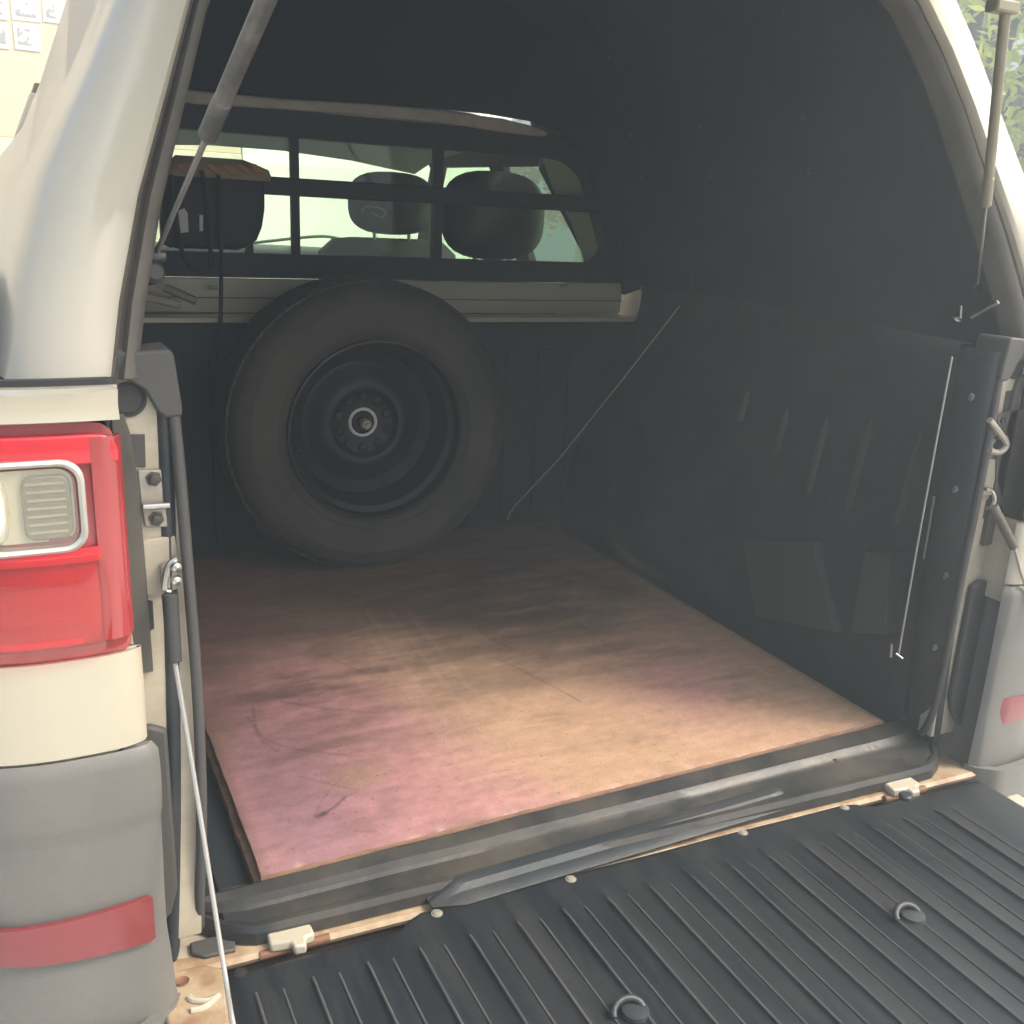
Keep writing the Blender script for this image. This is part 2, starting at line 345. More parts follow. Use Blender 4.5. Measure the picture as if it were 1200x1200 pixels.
tree('leafy_tree', 'second leafy green tree standing further right behind the truck canopy', (9.3, 6.2, 0), 4.9, 2.0, M['leaf'], 90, 110, 4)
tree('flowering_tree', 'small reddish yellow flowering tree glimpsed through the right cab window', (7.0, 11.4, 0), 4.0, 1.5, M['leaf_red'], 70, 120, 5, zlow=0.45)

# ================================================================== THE TRUCK
T = Thing('pickup_truck', 'cream pickup truck seen from behind with open tailgate and raised canopy hatch', 'pickup truck', (XC, 2.4, 0))
def fx(x, s): return x if s > 0 else 2 * XC - x
def mir(pts, s): return [Vector((fx(p[0], s), p[1], p[2])) for p in pts]

# ---- plan line of the rear corner
PLAN = [(0.078, 1.035), (0.077, 0.992), (0.0735, 0.982), (0.03, 0.978), (-0.02, 0.980), (-0.065, 0.992), (-0.105, 1.02), (-0.135, 1.07), (-0.148, 1.15), (-0.155, 1.4), (-0.158, 2.0), (-0.155, 2.62)]
def plan_sheet(bm, s, off, z0, z1, nz=6, i0=0, i1=None, bulge=0.0, inner=None, tilt=0.0, thick=0.012, offz=None, taper=0.0, rc=0.0, rcb=0.0):
    P = [(p.x, p.y) for p in smooth_path([Vector((a, b, 0)) for a, b in PLAN[i0:i1]], 5)]
    cx, cy = 0.15, 1.35
    rows = []
    for k in range(nz + 1):
        t = k / nz; z = z0 + (z1 - z0) * t; e = (offz(z) if offz else off) + bulge * math.sin(math.pi * t) + tilt * t
        row = []
        for j, (x, y) in enumerate(P):
            a = Vector((x, y)); p = Vector(P[max(j - 1, 0)]); q = Vector(P[min(j + 1, len(P) - 1)]); tn = (q - p).normalized(); n = Vector((tn.y, -tn.x))
            if n.dot(a - Vector((cx, cy))) < 0: n = -n
            o = a + n * e
            dj = sum((Vector(P[m_]) - Vector(P[m_ - 1])).length for m_ in range(1, j + 1))
            if i0 <= 2 and not rc: o = a + n * e * (0.45 + 0.55 * min(1, dj / 0.03))
            zt = z
            if rc and dj < rc: zt = min(z, z1 - rc * (1 - math.sqrt(max(0, 1 - (1 - dj / rc) ** 2))))
            if rcb and dj < rcb: zt = max(zt, z0 + rcb * (1 - math.sqrt(max(0, 1 - (1 - dj / rcb) ** 2))))
            if inner is not None and j == 0: o.x = inner
            f = min(1, j / (len(P) * .7)); row.append(Vector((fx(o.x, s), o.y, zt + taper * f * (0.5 - t) * (z1 - z0))))
        rows.append(row)
    b_loft(bm, rows)

def side(s):
    L = s > 0
    lab = lambda a: a
    # outer panels: shoulder above the lamp, panel below the lamp, full side behind the lamp
    bm = B(); plan_sheet(bm, s, 0.0, 1.10, 1.243, 6); plan_sheet(bm, s, 0.0, 1.243, 1.479, 8, i0=3); plan_sheet(bm, s, 0.0, 1.479, 1.512, 3)
    put('bed_side_panel', bm, M['paint'], T, solid=0.006, bevel=0.0)
    # shoulder lip just under the canopy
    bm = B(); plan_sheet(bm, s, 0.010, 1.480, 1.512, 6, i0=2, bulge=-0.003)
    put('shoulder_panel', bm, M['paint'], T, solid=0.012)
    bm = B(); plan_sheet(bm, s, 0.010, 1.136, 1.242, 6, i0=1, bulge=0.001)
    put('corner_panel', bm, M['paint'], T, solid=0.012)
    # ---- tail lamp
    bm = B(); plan_sheet(bm, s, 0.006, 1.243, 1.479, 24, i0=2, i1=9, bulge=0.005, rc=0.022, rcb=0.008)
    lamp = put('tail_light', bm, M['red_edge'], T, solid=0.01)
    lp = (T, lamp)
    bm = B(); plan_sheet(bm, s, 0.014, 1.256, 1.350, 6, i0=2, i1=9, bulge=0.003)
    put('lower_lens', bm, M['red_mid'], lp, solid=0.006, sub=1)
    bm = B(); plan_sheet(bm, s, 0.015, 1.440, 1.470, 8, i0=2, i1=9, bulge=0.001, rc=0.018)
    put('upper_lens', bm, M['red'], lp, solid=0.006, sub=1)
    bm = B(); plan_sheet(bm, s, 0.0185, 1.346, 1.360, 3, i0=2, i1=9, bulge=0.001)
    put('light_band', bm, M['red'], lp, solid=0.006)
    bm = B(); plan_sheet(bm, s, 0.0205, 1.252, 1.352, 12, i0=2, i1=9, bulge=0.003, rcb=0.012); put('outer_lens', bm, M['red_glass'], lp)
    bm = B(); plan_sheet(bm, s, 0.0165, 1.262, 1.268, 3, i0=3, i1=9); put('lens_ridge', bm, M['red'], lp, solid=0.003)
    for zz in (1.285, 1.305, 1.325):
        bm = B(); plan_sheet(bm, s, 0.0178, zz, zz + 0.002, 2, i0=3, i1=9); put('lens_ridge', bm, M['red_mid'], lp, solid=0.002)
    # side strip inner
    # clear reverse lamp window with ring, lens and ridges
    def yat(x): # rear plane of lens at x
        return 0.984 - 0.026 - 0.0035 * math.cos((x - 0.01) * 20)
    cx, cz, hw, hh = -0.005, 1.403, 0.047, 0.045
    ring = []
    for (ex, yo) in ((0.0, 0.012), (0.0, -0.004), (-0.003, -0.007), (-0.006, -0.004), (-0.007, 0.012)):
        ring.append([Vector((fx(p.x, s), 0.962 + yo, p.z)) for p in rrect(cx, cz, hw + ex, hh + ex, 0.02 + ex * 0.6)])
    bm = B(); b_loft(bm, ring, True); put('window_ring', bm, M['ridge'], lp)
    bm = B(); b_prism(bm, [Vector((fx(p.x, s), 0.967, p.z)) for p in rrect(cx, cz, hw - 0.010, hh - 0.010, 0.014)], (0, 0.012, 0)); put('reflector_bowl', bm, M['clear_white'], lp)
    bm = B(); b_prism(bm, [Vector((fx(p.x, s), 0.961, p.z)) for p in rrect(cx + 0.014, cz - 0.001, hw - 0.026, hh - 0.014, 0.01)], (0, 0.007, 0)); put('reverse_lens', bm, M['lampgrey'], lp, bevel=0.002)
    for k in range(7):
        z = cz - 0.024 + k * 0.0078
        bm = B(); b_tube(bm, [(fx(cx - 0.003, s), 0.9605, z), (fx(cx + 0.030, s), 0.9605, z)], 0.0016, 6); put('lens_ridge', bm, M['ridge'], lp)
    bm = B(); b_prism(bm, [Vector((fx(p.x, s), 0.956, p.z)) for p in rrect(cx, cz, hw - 0.008, hh - 0.008, 0.014)], (0, 0.002, 0)); put('clear_cover', bm, M['clear'], lp)
    bm = B(); b_lathe(bm, [(0.003, -0.034), (0.010, -0.028), (0.013, -0.010), (0.013, 0.012), (0.009, 0.028), (0.002, 0.034)], (fx(-0.036, s), 0.966, cz), (0, 0, 1), 16); put('bulb', bm, M['clear_white'], lp)
    # vertical inner red strip
    bm = B(); b_loft(bm, [[Vector((fx(x, s), y, z)) for x, y in ((0.050, 0.967), (0.058, 0.9655), (0.068, 0.970), (0.074, 0.980))] for z in (1.262, 1.32, 1.38, 1.43, 1.466)])
    put('edge_lens', bm, M['red_edge'], lp, solid=0.004)

    # ---- jamb: recessed inner panel with hardware
    yj = 1.034
    zj0, zj1 = 0.83, 1.515
    pts = [(0.070, yj, zj0), (0.070, yj, zj1), (0.095, yj, zj1), (0.112, yj, 1.495), (0.126, yj, 1.455), (0.132, yj, 1.44), (0.141, yj, 1.25), (0.141, yj, 0.95), (0.134, yj, zj0)]
    if not L: pts = [(min(p[0], 0.129), p[1], p[2]) for p in pts]
    prism('jamb_panel', mir(pts, s), (0, 0.03, 0), M['jamb'], T, bevel=0.002)
    # dark strip standing in for the shadow gap between lamp and jamb
    pts = [(0.0740, 1.026, 1.19), (0.0740, 1.026, 1.475), (0.086, 1.026, 1.475), (0.091, 1.026, 1.455), (0.096, 1.026, 1.40), (0.098, 1.026, 1.19)]
    prism('lamp_gap_shade', mir(pts, s), (0, 0.010, 0), M['seal'], T, bevel=0.001)
    # round grommet
    c = at(150, 468, 'y', yj); bm = B(); b_lathe(bm, [(0.0175, 0), (0.0175, 0.003), (0.014, 0.004), (0.0135, 0.002), (0, 0.0015)], (fx(c.x, s), yj, c.z), (0, -1, 0), 28)
    put('grommet', bm, M['rubber'], T)
    # square recess
    pts = [at(x, y, 'y', yj - 0.001) for x, y in ((127, 509), (170, 509), (171, 548), (156, 548), (150, 530))]
    prism('recess_cover', mir(pts, s), (0, 0.006, 0), M['bumper_dark'], T, bevel=0.001)
    # hinge / striker plates
    for (a, b_, c_, d_) in ((161, 551, 192, 592), (166, 594, 197, 618)):
        pts = [at(x, y, 'y', yj - 0.006) for x, y in ((a, b_), (c_ - 3, b_), (c_, d_), (a + 4, d_))]
        prism('striker_plate', mir(pts, s), (0, 0.006, 0), M['plate'], T, bevel=0.0015)
    for px, py in ((180, 561), (183, 608)):
        c = at(px, py, 'y', yj - 0.006); bolt('bolt', (fx(c.x, s), yj - 0.006, c.z), (0, -1, 0), 0.0055, 0.006, M['bolt'], T, True)
    a = at(168, 594, 'y', yj - 0.012); b2 = at(199, 592, 'y', yj - 0.014)
    tube('striker_pin', mir([a, b2], s), 0.0035, M['steel'], T)
    pts = [at(x, y, 'y', yj - 0.005) for x, y in ((167, 633), (205, 628), (210, 655), (210, 690), (188, 697), (172, 698))]
    prism('cover_plate', mir(pts, s), (0, 0.005, 0), M['jamb'], T, bevel=0.0015)
    pts = [at(x, y, 'y', yj - 0.002) for x, y in ((171, 703), (179, 705), (181, 737), (174, 740))]
    prism('slot_plug', mir(pts, s), (0, 0.006, 0), M['rubber'], T, bevel=0.001)
    # ---- door-opening rubber seal
    path = [(0.133, 1.030, 1.50), (0.136, 1.025, 1.42), (0.139, 1.022, 1.30), (0.142, 1.022, 1.15), (0.140, 1.025, 1.00), (0.134, 1.035, 0.88), (0.134, 1.05, 0.83)]
    bm = B(); b_tube(bm, smooth_path(mir(path, s)), 0.0062, 10); put('opening_seal', bm, M['bumper_dark'], T)
    # ---- black corner cap over the top of the jamb
    pts = [at(x, y, 'y', 1.020) for x, y in ((120, 443), (128, 405), (150, 414), (198, 409), (204, 415), (214, 478), (214, 488), (196, 490), (185, 484), (170, 458), (150, 446))]
    cp = prism('corner_cap', mir(pts, s), (0, 0.06, 0), M['bumper_dark'], T, bevel=0.003)
    # ---- lower bumper side and grey bumper
    pts = [(0.070, 1.020, 0.845), (0.070, 1.020, 1.125), (0.090, 1.020, 1.128), (0.108, 1.022, 1.118), (0.109, 1.022, 0.91), (0.10, 1.020, 0.88)]
    prism('bumper_end', mir(pts, s), (0, 0.012, 0), M['bumper_dark'], T, bevel=0.004)
    KN = [(0.60, 0.010), (0.70, 0.024), (0.80, 0.020), (0.862, 0.016), (0.90, 0.013), (0.95, 0.013), (1.00, 0.014), (1.046, 0.0145), (1.052, 0.0165), (1.075, 0.0175), (1.10, 0.0175), (1.124, 0.0165), (1.133, 0.010)]
    def offz(z):
        for (z0, a0), (z1, a1) in zip(KN[:-1], KN[1:]):
            if z <= z1: return a0 + (a1 - a0) * max(0, z - z0) / (z1 - z0)
        return KN[-1][1]
    bm = B(); plan_sheet(bm, s, 0, 0.60, 1.133, 60, i0=0, offz=offz); put('corner_bumper', bm, M['bumper'], T, solid=0.010)
    zr = 0.0 if L else -0.028
    bm = B(); plan_sheet(bm, s, 0.0150, 0.897 + zr, 0.955 + zr, 6, i0=2, i1=8, bulge=0.001, taper=0.3, rc=0.004 if L else 0.0, rcb=0.004 if L else 0.0); put('bumper_reflector', bm, M['reflector'], T, solid=0.006)
    bm = B(); plan_sheet(bm, s, 0.040, 0.45, 0.80, 6, i0=1, bulge=0.01, inner=0.02); put('bumper_step', bm, M['bumper'], T, solid=0.014)
for s in (1, -1): side(s)

# ---- bumper crossing under the tailgate
box('bumper_beam', (0.10, 1.03, 0.45), (1.42, 1.16, 0.70), M['bumper_dark'], T, bevel=0.02, seg=3)

# ---- bed floor, walls, bulkhead
Y1 = 2.42
box('bed_floor', (0.13, 1.10, 0.775), (1.39, Y1, 0.805), M['liner_dull'], T, bevel=0.004)
for k in range(15):
    x = 0.17 + k * 0.084
    box('floor_rib', (x, 1.13, 0.8055), (x + 0.04, Y1 - 0.02, 0.811), M['liner_dull'], T, bevel=0.002)
def wall_side(s):
    def X(x): return fx(x, s)
    # right-hand values mirrored for the left
    secs = []
    def sec(y, a):   # a: bulge of the wheel arch, 0..1
        fo_ = 0.075 * ease(1.7, 2.42, y)
        p = [(1.392, 0.80), (1.400 - 0.0, 0.845), (1.404 - 0.10 * a, 0.86), (1.415 - 0.115 * a, 0.98), (1.435 - 0.10 * a, 1.055), (1.470, 1.10), (1.488, 1.25), (1.510 + fo_, 1.385), (1.540 + fo_, 1.43), (1.575 + fo_ * .6, 1.48), (1.600 + fo_ * .3, 1.54), (1.62, 1.60)]
        return [Vector((X(2 * XC - q[0]) if s > 0 else q[0], y, q[1])) for q in p]
    ys = [1.10, 1.2, 1.40, 1.47, 1.53, 1.60, 1.68, 1.80, 1.92, 2.0, 2.06, 2.12, 2.2, 2.3, Y1]
    al = [0, 0, 0, 0, 0, 0, 0.05, .25, .5, .5, .4, .2, 0, 0, 0]
    bm = B(); b_loft(bm, [sec(y, a) for y, a in zip(ys, al)])
    put('bed_wall', bm, M['liner'], T, solid=-0.006, sub=1)
    # vertical stiffening ribs
    for px, py, ht in ((866, 477, .035), (912, 507, .055), (956, 535, .085), (1004, 547, .095), (1064, 560, .095)):
        c = at(px, py, 'x', 1.48)
        def wx(z): return 1.470 + (z - 1.10) * (1.490 - 1.470) / 0.15 if z < 1.25 else 1.490 + (z - 1.25) * 0.15
        rr = []
        for f in (-1, -0.85, 0, 0.6, 1):
            z = c.z + f * ht; wd = 0.002 if abs(f) == 1 else 0.009; dp = 0.0 if abs(f) == 1 else 0.008
            xx = wx(z) - 0.002
            if s > 0: g_ = lambda a: 2 * XC - a
            else: g_ = lambda a: a
            rr.append([Vector((g_(xx + 0.004), c.y - wd, z)), Vector((g_(xx - dp), c.y - wd * .5, z)), Vector((g_(xx - dp), c.y + wd * .5, z)), Vector((g_(xx + 0.004), c.y + wd, z))])
        bm = B(); b_loft(bm, rr); put('wall_rib', bm, M['lit_wall'], T)  # rib highlights are put into the paler colour
    for q in (((868, 633), (950, 636), (976, 742), (884, 722)), ((1012, 646), (1040, 650), (1036, 744), (994, 742))):
        P4 = [at(px, py, 'x', 1.385 if k > 1 else 1.418) for k, (px, py) in enumerate(q)]
        for k, p in enumerate(P4): p.x = (1.418 if k < 2 else 1.385)
        P4 = [Vector((2 * XC - p.x if s > 0 else p.x, p.y, p.z)) for p in P4]
        P4 = [p + Vector((0.0045 if s < 0 else -0.0045, 0, 0)) for p in P4]; prism('lit_wall_patch', P4, (0.05 * (1 if s < 0 else -1), 0, 0), M['lit_wall'], T, bevel=0.0015)  # paler patch painted for the wall facet that catches light
    # rear return of the bed wall (pillar)
    rr = []
    for z, xi in ((0.80, 1.400), (0.86, 1.396), (1.0, 1.386), (1.15, 1.380), (1.30, 1.376), (1.44, 1.372), (1.52, 1.372)):
        xi += 0.014 if s > 0 else 0
        o = [(xi + 0.020, 1.050), (xi + 0.012, 1.030), (xi + 0.004, 1.032), (xi, 1.045), (xi - 0.002, 1.075), (xi + 0.004, 1.105), (xi + 0.03, 1.125), (xi + 0.25, 1.14)]
        rr.append([Vector((2 * XC - a if s > 0 else a, b, z)) for a, b in o])
    bm = B(); b_loft(bm, rr); put('pillar_liner', bm, M['liner'], T, solid=-0.004, sub=1)
    if s < 0:
        for px, py in ((1137, 465), (1118, 573), (1107, 674), (1094, 758), (1196, 770)):
            c = at(px, py, 'y', 1.034) if px < 1190 else at(px, py, 'y', 0.98)
            bolt('bolt', (c.x, c.y - 0.002, c.z), (0, -1, 0), 0.0042, 0.004, M['liner'], T)
for s in (1, -1): wall_side(s)
# raised moulding lines on the right pillar
tube('pillar_bead', [at(px, py, 'y', 1.03) for px, py in ((1094, 582), (1082, 655))], 0.003, M['liner'], T, r2=0.002)

# bulkhead with pressed vertical flutes and its painted ledge
bm = B(); b_box(bm, (-0.10, Y1, 0.78), (1.62, Y1 + 0.03, 1.415)); put('bulkhead', bm, M['liner_dull'], T, bevel=0.003)
for k in range(13):
    x = 0.2 + k * 0.1
    box('bulkhead_flute', (x, Y1 - 0.008, 0.86), (x + 0.045, Y1 - 0.0005, 1.34), M['liner_dull'], T, bevel=0.003)
box('bulkhead_ledge', (-0.10, Y1 - 0.02, 1.416), (1.636, Y1 + 0.07, 1.430), M['paint'], T, bevel=0.003)
# cab back: lower panel, right upstand, roof band
YC = 2.50
pts = [(-0.12, YC, 1.431), (-0.12, YC, 1.515), (1.32, YC, 1.515), (1.44, YC, 1.518), (1.49, YC, 1.535), (1.52, YC, 1.556), (1.585, YC, 1.566), (1.60, YC, 1.54), (1.618, YC, 1.50), (1.618, YC, 1.431)]
prism('cab_back_panel', pts, (0, 0.02, 0), M['paint'], T, bevel=0.003)
box('panel_seam', (-0.10, YC - 0.003, 1.466), (1.617, YC - 0.0003, 1.469), M['rust'], T, bevel=0)
for px in (590, 660, 250):
    c = at(px, 337, 'y', YC - 0.004); tube('panel_clip', [c + Vector((-0.010, 0, 0)), c + Vector((0.010, 0, 0))], 0.006, M['jamb'], T, seg=8)
# black rear-window surround with an opening
def ring_prism(outer, inner, d):
    bm = B(); n = len(outer); d = Vector(d)
    for z in (0,):
        A = [bm.verts.new(p) for p in outer]; I = [bm.verts.new(p) for p in inner]
        A2 = [bm.verts.new(Vector(p) + d) for p in outer]; I2 = [bm.verts.new(Vector(p) + d) for p in inner]
        for i in range(n):
            j = (i + 1) % n
            bm.faces.new([A[i], A[j], I[j], I[i]]); bm.faces.new([A2[j], A2[i], I2[i], I2[j]])
            bm.faces.new([A[j], A[i], A2[i], A2[j]]); bm.faces.new([I[i], I[j], I2[j], I2[i]])
    return bm
N = 8
outer = rrect(0.865, 1.715, 0.785, 0.195, 0.10, N, YC - 0.022)
inner = rrect(0.775, 1.713, 0.735, 0.137, 0.085, N, YC - 0.022)
def narrow(pts, k=0.42):
    out = []
    for p in pts:
        f = (p.z - 1.70); x = p.x
        x = x - k * f if x > 0.78 else x + k * f
        out.append(Vector((x, p.y, p.z)))
    return out
rw = put('rear_window', ring_prism(narrow(outer), narrow(inner), (0, 0.04, 0)), M['liner_dull'], T, bevel=0.003)
gl = narrow(rrect(0.775, 1.713, 0.745, 0.147, 0.09, N, YC + 0.004))
bm = B(); b_prism(bm, gl, (0, 0.004, 0)); put('pane', bm, M['glass'], (T, rw), smooth=False)
# glass dividers (sliding window)
for px in (345, 515):
    a = at(px, 160, 'y', YC - 0.016); c = at(px, 303, 'y', YC - 0.016); hw = 0.010 if px < 400 else 0.0135
    box('window_bar', (a.x - hw, YC - 0.020, 1.575), (a.x + hw, YC + 0.002, 1.852), M['liner_dull'], (T, rw), bevel=0.002)
a = at(293, 290, 'y', YC - 0.02); box('window_latch', (a.x - 0.009, YC - 0.019, 1.57), (a.x + 0.009, YC, 1.61), M['liner_dull'], (T, rw), bevel=0.002)
za = at(400, 212, 'y', YC - 0.03).z; zc = at(400, 233, 'y', YC - 0.03).z
box('guard_rail', (0.02, YC - 0.030, zc), (1.56, YC - 0.021, za), M['liner_dull'], T, bevel=0.003)
# roof band above the window (cab roof edge) and canopy front frame
rb = []
for px, py0, py1 in ((150, 98, 110), (230, 107, 122), (330, 116, 128), (430, 122, 135), (520, 130, 144), (590, 139, 155), (630, 149, 160), (641, 155, 159)):
    rb.append((at(px, py0, 'y', 2.47), at(px, py1, 'y', 2.47)))
bm = B(); b_prism(bm, [a for a, b in rb] + [b for a, b in rb][::-1], (0, 0.05, 0)); put('cab_roof_edge', bm, M['jamb'], T, bevel=0.003)

# canopy section line (half-width at height), opening at the rear
HALF = [(0.662, 1.512), (0.652, 1.58), (0.632, 1.68), (0.605, 1.78), (0.578, 1.88), (0.545, 1.96), (0.505, 2.03), (0.44, 2.085), (0.33, 2.118), (0.17, 2.135), (0.0, 2.14)]
def ease(a, b, x):
    t = min(1, max(0, (x - a) / (b - a))); return t * t * (3 - 2 * t)
def section(d, dz=None, cut=0.0):
    d_in = d
    pts = []
    n = len(HALF)
    for i, (h, z) in enumerate(HALF):
        a = Vector(HALF[max(i - 1, 0)]); b_ = Vector(HALF[min(i + 1, n - 1)]); t = (b_ - a).normalized(); nn = Vector((t.y, -t.x))
        if nn.x < 0 and i < n - 1: nn = -nn
        if i == n - 1: nn = Vector((0, 1))
        d = d_in - cut * ease(1.58, 1.86, z)
        if cut == 0: d = d_in * (1 - 0.28 * ease(1.6, 1.9, z))
        p = Vector((h, z)) + nn * d
        if i == 0: p.y = z
        pts.append(p)
    sh = lambda z: XC + 0.07 * max(0, z - 1.5)
    full = [Vector((sh(p.y) - p.x, p.y)) for p in pts] + [Vector((sh(p.y) + p.x, p.y)) for p in pts[-2::-1]]
    return full
def yrear(z): return 1.012 + (z - 1.5) * 0.45
def cring(d, yo=None, yabs=None):
    base = section(0)
    out = []
    for p, q in zip(section(d), base):
        y = yabs if yabs is not None else yrear(q.y) + yo
        out.append(Vector((p.x, y, p.y)))
    return out
# lining
def front_in(y, dl):
    # the lining widens low down towards the cab
    out = []
    for p, q in zip(section(dl, cut=max(0.001, 0.07 * ease(1.25, 1.7, y))), section(0)):
        k = max(0, 1 - (p.y - 1.5) / 0.45) * 0.06 * min(1, max(0, (y - 1.5) / 0.9)); dx = p.x - XC
        out.append(Vector((p.x + (k if dx > 0 else -k), y, p.y)))
    return out
bm = B(); b_loft(bm, [front_in(2.44, 0.15), front_in(2.2, 0.152), front_in(1.9, 0.155), front_in(1.6, 0.15), front_in(1.42, 0.12), cring(0.055, 0.12), cring(0.03, 0.07), cring(0.008, 0.05), cring(0.0, 0.035)])
lin = put('canopy_lining', bm, M['carpet'], T, solid=0.004)
# front frame of the canopy round the cab window: dark panel above and beside
fo = front_in(2.435, 0.155)
inn = []
TOPC = [at(px, py, 'y', 2.435) for px, py in ((120, 97), (230, 106), (330, 115), (430, 121), (520, 128), (590, 136), (630, 144), (650, 153), (700, 185), (745, 300))]
def topz(x):
    if x <= TOPC[0].x: return TOPC[0].z
    for a_, b_ in zip(TOPC[:-1], TOPC[1:]):
        if x <= b_.x: return a_.z + (b_.z - a_.z) * (x - a_.x) / (b_.x - a_.x)
    return 1.45
for p in fo:
    dx = p.x - XC; x = XC + dx * (0.93 if abs(dx) > 0.3 else 1)
    if p.z > 1.56: x = min(x, 1.60 - 0.25 * max(0, p.z - 1.72))
    inn.append(Vector((x, 2.435, max(1.40, min(p.z - 0.02, topz(x))))))
bm = B(); b_loft(bm, [fo, inn]); put('canopy_front_frame', bm, M['black'], T, solid=0.02)
# a second, inner dark lip that leaves only the roof edge showing
# rear seal (brown grey) and shell
bm = B(); b_loft(bm, [cring(0.0, 0.034), cring(0.001, 0.004), cring(0.006, -0.004), cring(0.011, -0.008), cring(0.013, 0.002), cring(0.016, 0.004), cring(0.022, 0.0), cring(0.024, -0.006)])
put('canopy_seal', bm, M['seal'], T, solid=0.003)
bm = B(); b_loft(bm, [cring(0.024, 0.0), cring(0.025, -0.016), cring(0.031, -0.022), cring(0.075, -0.026), cring(0.098, -0.018), cring(0.112, 0.0), cring(0.120, 0.030), cring(0.124, 0.07), cring(0.132, 0.16), front_in(1.42, 0.150), front_in(1.6, 0.172), front_in(1.9, 0.178), front_in(2.2, 0.178), front_in(2.50, 0.178), front_in(2.53, 0.168), front_in(2.535, 0.03)])
put('canopy_shell', bm, M['canopy_paint'], T, solid=0.004)
# base flange under the canopy (dark joint)
for s in (1, -1):
    bm = B(); plan_sheet(bm, s, -0.004, 1.508, 1.518, 2, i0=1); put('canopy_gasket', bm, M['rubber'], T, solid=0.01)
for yy, w_ in ((2.25, 0.05), (1.62, 0.04)):
    bm = B(); b_loft(bm, [front_in(yy - w_ / 2, 0.153), front_in(yy - w_ / 2 + .004, 0.147), front_in(yy + w_ / 2 - .004, 0.147), front_in(yy + w_ / 2, 0.153)]); put('roof_rib', bm, M['carpet'], T)
for y_, i_ in [(a, b) for a in (1.35, 1.62, 1.95, 2.25) for b in (14, 16, 17)]:
    rr_ = front_in(y_, 0.150); c_ = rr_[i_ if i_ < len(rr_) else -1]; nn_ = (Vector((XC, y_, 1.6)) - c_).normalized()
    bolt('screw_cap', c_ + nn_ * 0.002, nn_, 0.0045, 0.004, M['liner'], T)
# raised hatch lid overhead
def lid_ring(u, dz=0):
    y = 1.34 - u * 0.80; z = 2.20 - 0.06 * u
    return [Vector((XC + a * (0.56 - 0.03 * u), y, z + dz + 0.03 * (1 - a * a))) for a in (-1, -0.9, -0.6, -0.3, 0, 0.3, 0.6, 0.9, 1)]
bm = B(); b_loft(bm, [lid_ring(u) for u in (0, 0.1, 0.3, 0.5, 0.7, 0.9, 1)]); put('hatch_lid', bm, M['canopy_paint'], T, solid=-0.03, bevel=0.004)

# ---- gas struts
def strut(bpt, tpt, brk, r1, r2, m, ext):
    b_ = Vector(bpt); t_ = Vector(tpt); d = t_ - b_; top = b_ + d * ext; mid = b_ + d * brk
    bm = B(); b_tube(bm, [mid, mid + d.normalized() * 0.006, top], r1, 16); st = put('gas_strut', bm, m, T, bevel=0.001)
    sp = (T, st)
    tube('piston_rod', [b_, mid + d.normalized() * 0.004], r2, M['rod'], sp)
    bm = B(); b_lathe(bm, [(0.0, -0.012), (0.006, -0.010), (0.009, 0), (0.006, 0.01), (0.0, 0.012)], b_, (1, 0, 0), 14); put('ball_joint', bm, M['bolt'], sp)
    bm = B(); b_tube(bm, [mid - d.normalized() * 0.012, mid + d.normalized() * 0.035], r1 * 1.10, 16); put('end_collar', bm, m, sp, bevel=0.001)
strut(at(182, 300, 'y', 1.13), at(312, 0, 'y', 0.86), 0.575, 0.0082, 0.0030, M['grey_strut'], 1.75)
strut(at(1146, 338, 'y', 1.13), at(1180, 0, 'y', 1.00), 0.36, 0.0075, 0.0026, M['gold_strut'], 1.2)
bb = at(1176, 8, 'y', 1.0); box('strut_bracket', (bb.x - 0.022, bb.y - 0.01, bb.z - 0.008), (bb.x + 0.022, bb.y + 0.012, bb.z + 0.008), M['gold_strut'], T, bevel=0.003)
bm = B(); b_lathe(bm, [(0.012, 0), (0.012, 0.02), (0.008, 0.024), (0, 0.024)], at(172, 322, 'y', 1.14), (0.3, -1, 0.2), 14); put('strut_mount', bm, M['rubber'], T)
tube('strut_stud', [at(1138, 372, 'y', 1.10), at(1170, 354, 'y', 1.06)], 0.0035, M['steel'], T)
tube('latch_stud', [at(1126, 374, 'y', 1.12), at(1127, 358, 'y', 1.12)], 0.002, M['steel'], T)
bm = B(); b_lathe(bm, [(0.008, 0), (0.007, 0.002), (0, 0.004)], at(1122, 374, 'y', 1.12), (0, -0.6, 1), 12); put('stud_washer', bm, M['steel'], T)
tube('hanger_stub', [at(810, 318, 'x', 1.60), at(810, 334, 'x', 1.60)], 0.003, M['liner'], T)

# ---- thin rods inside the bed
tube('stay_rod', [at(1116, 418, 'y', 1.07), at(1098, 515, 'y', 1.075), at(1075, 640, 'y', 1.075), at(1053, 768, 'y', 1.075)], 0.0018, M['cable'], T)
tube('rod_foot', [at(1044, 770, 'y', 1.08), at(1045, 755, 'y', 1.08)], 0.002, M['steel'], T)
tube('rod_hook', [at(1050, 766, 'y', 1.07), at(1058, 772, 'y', 1.06)], 0.0022, M['steel'], T)

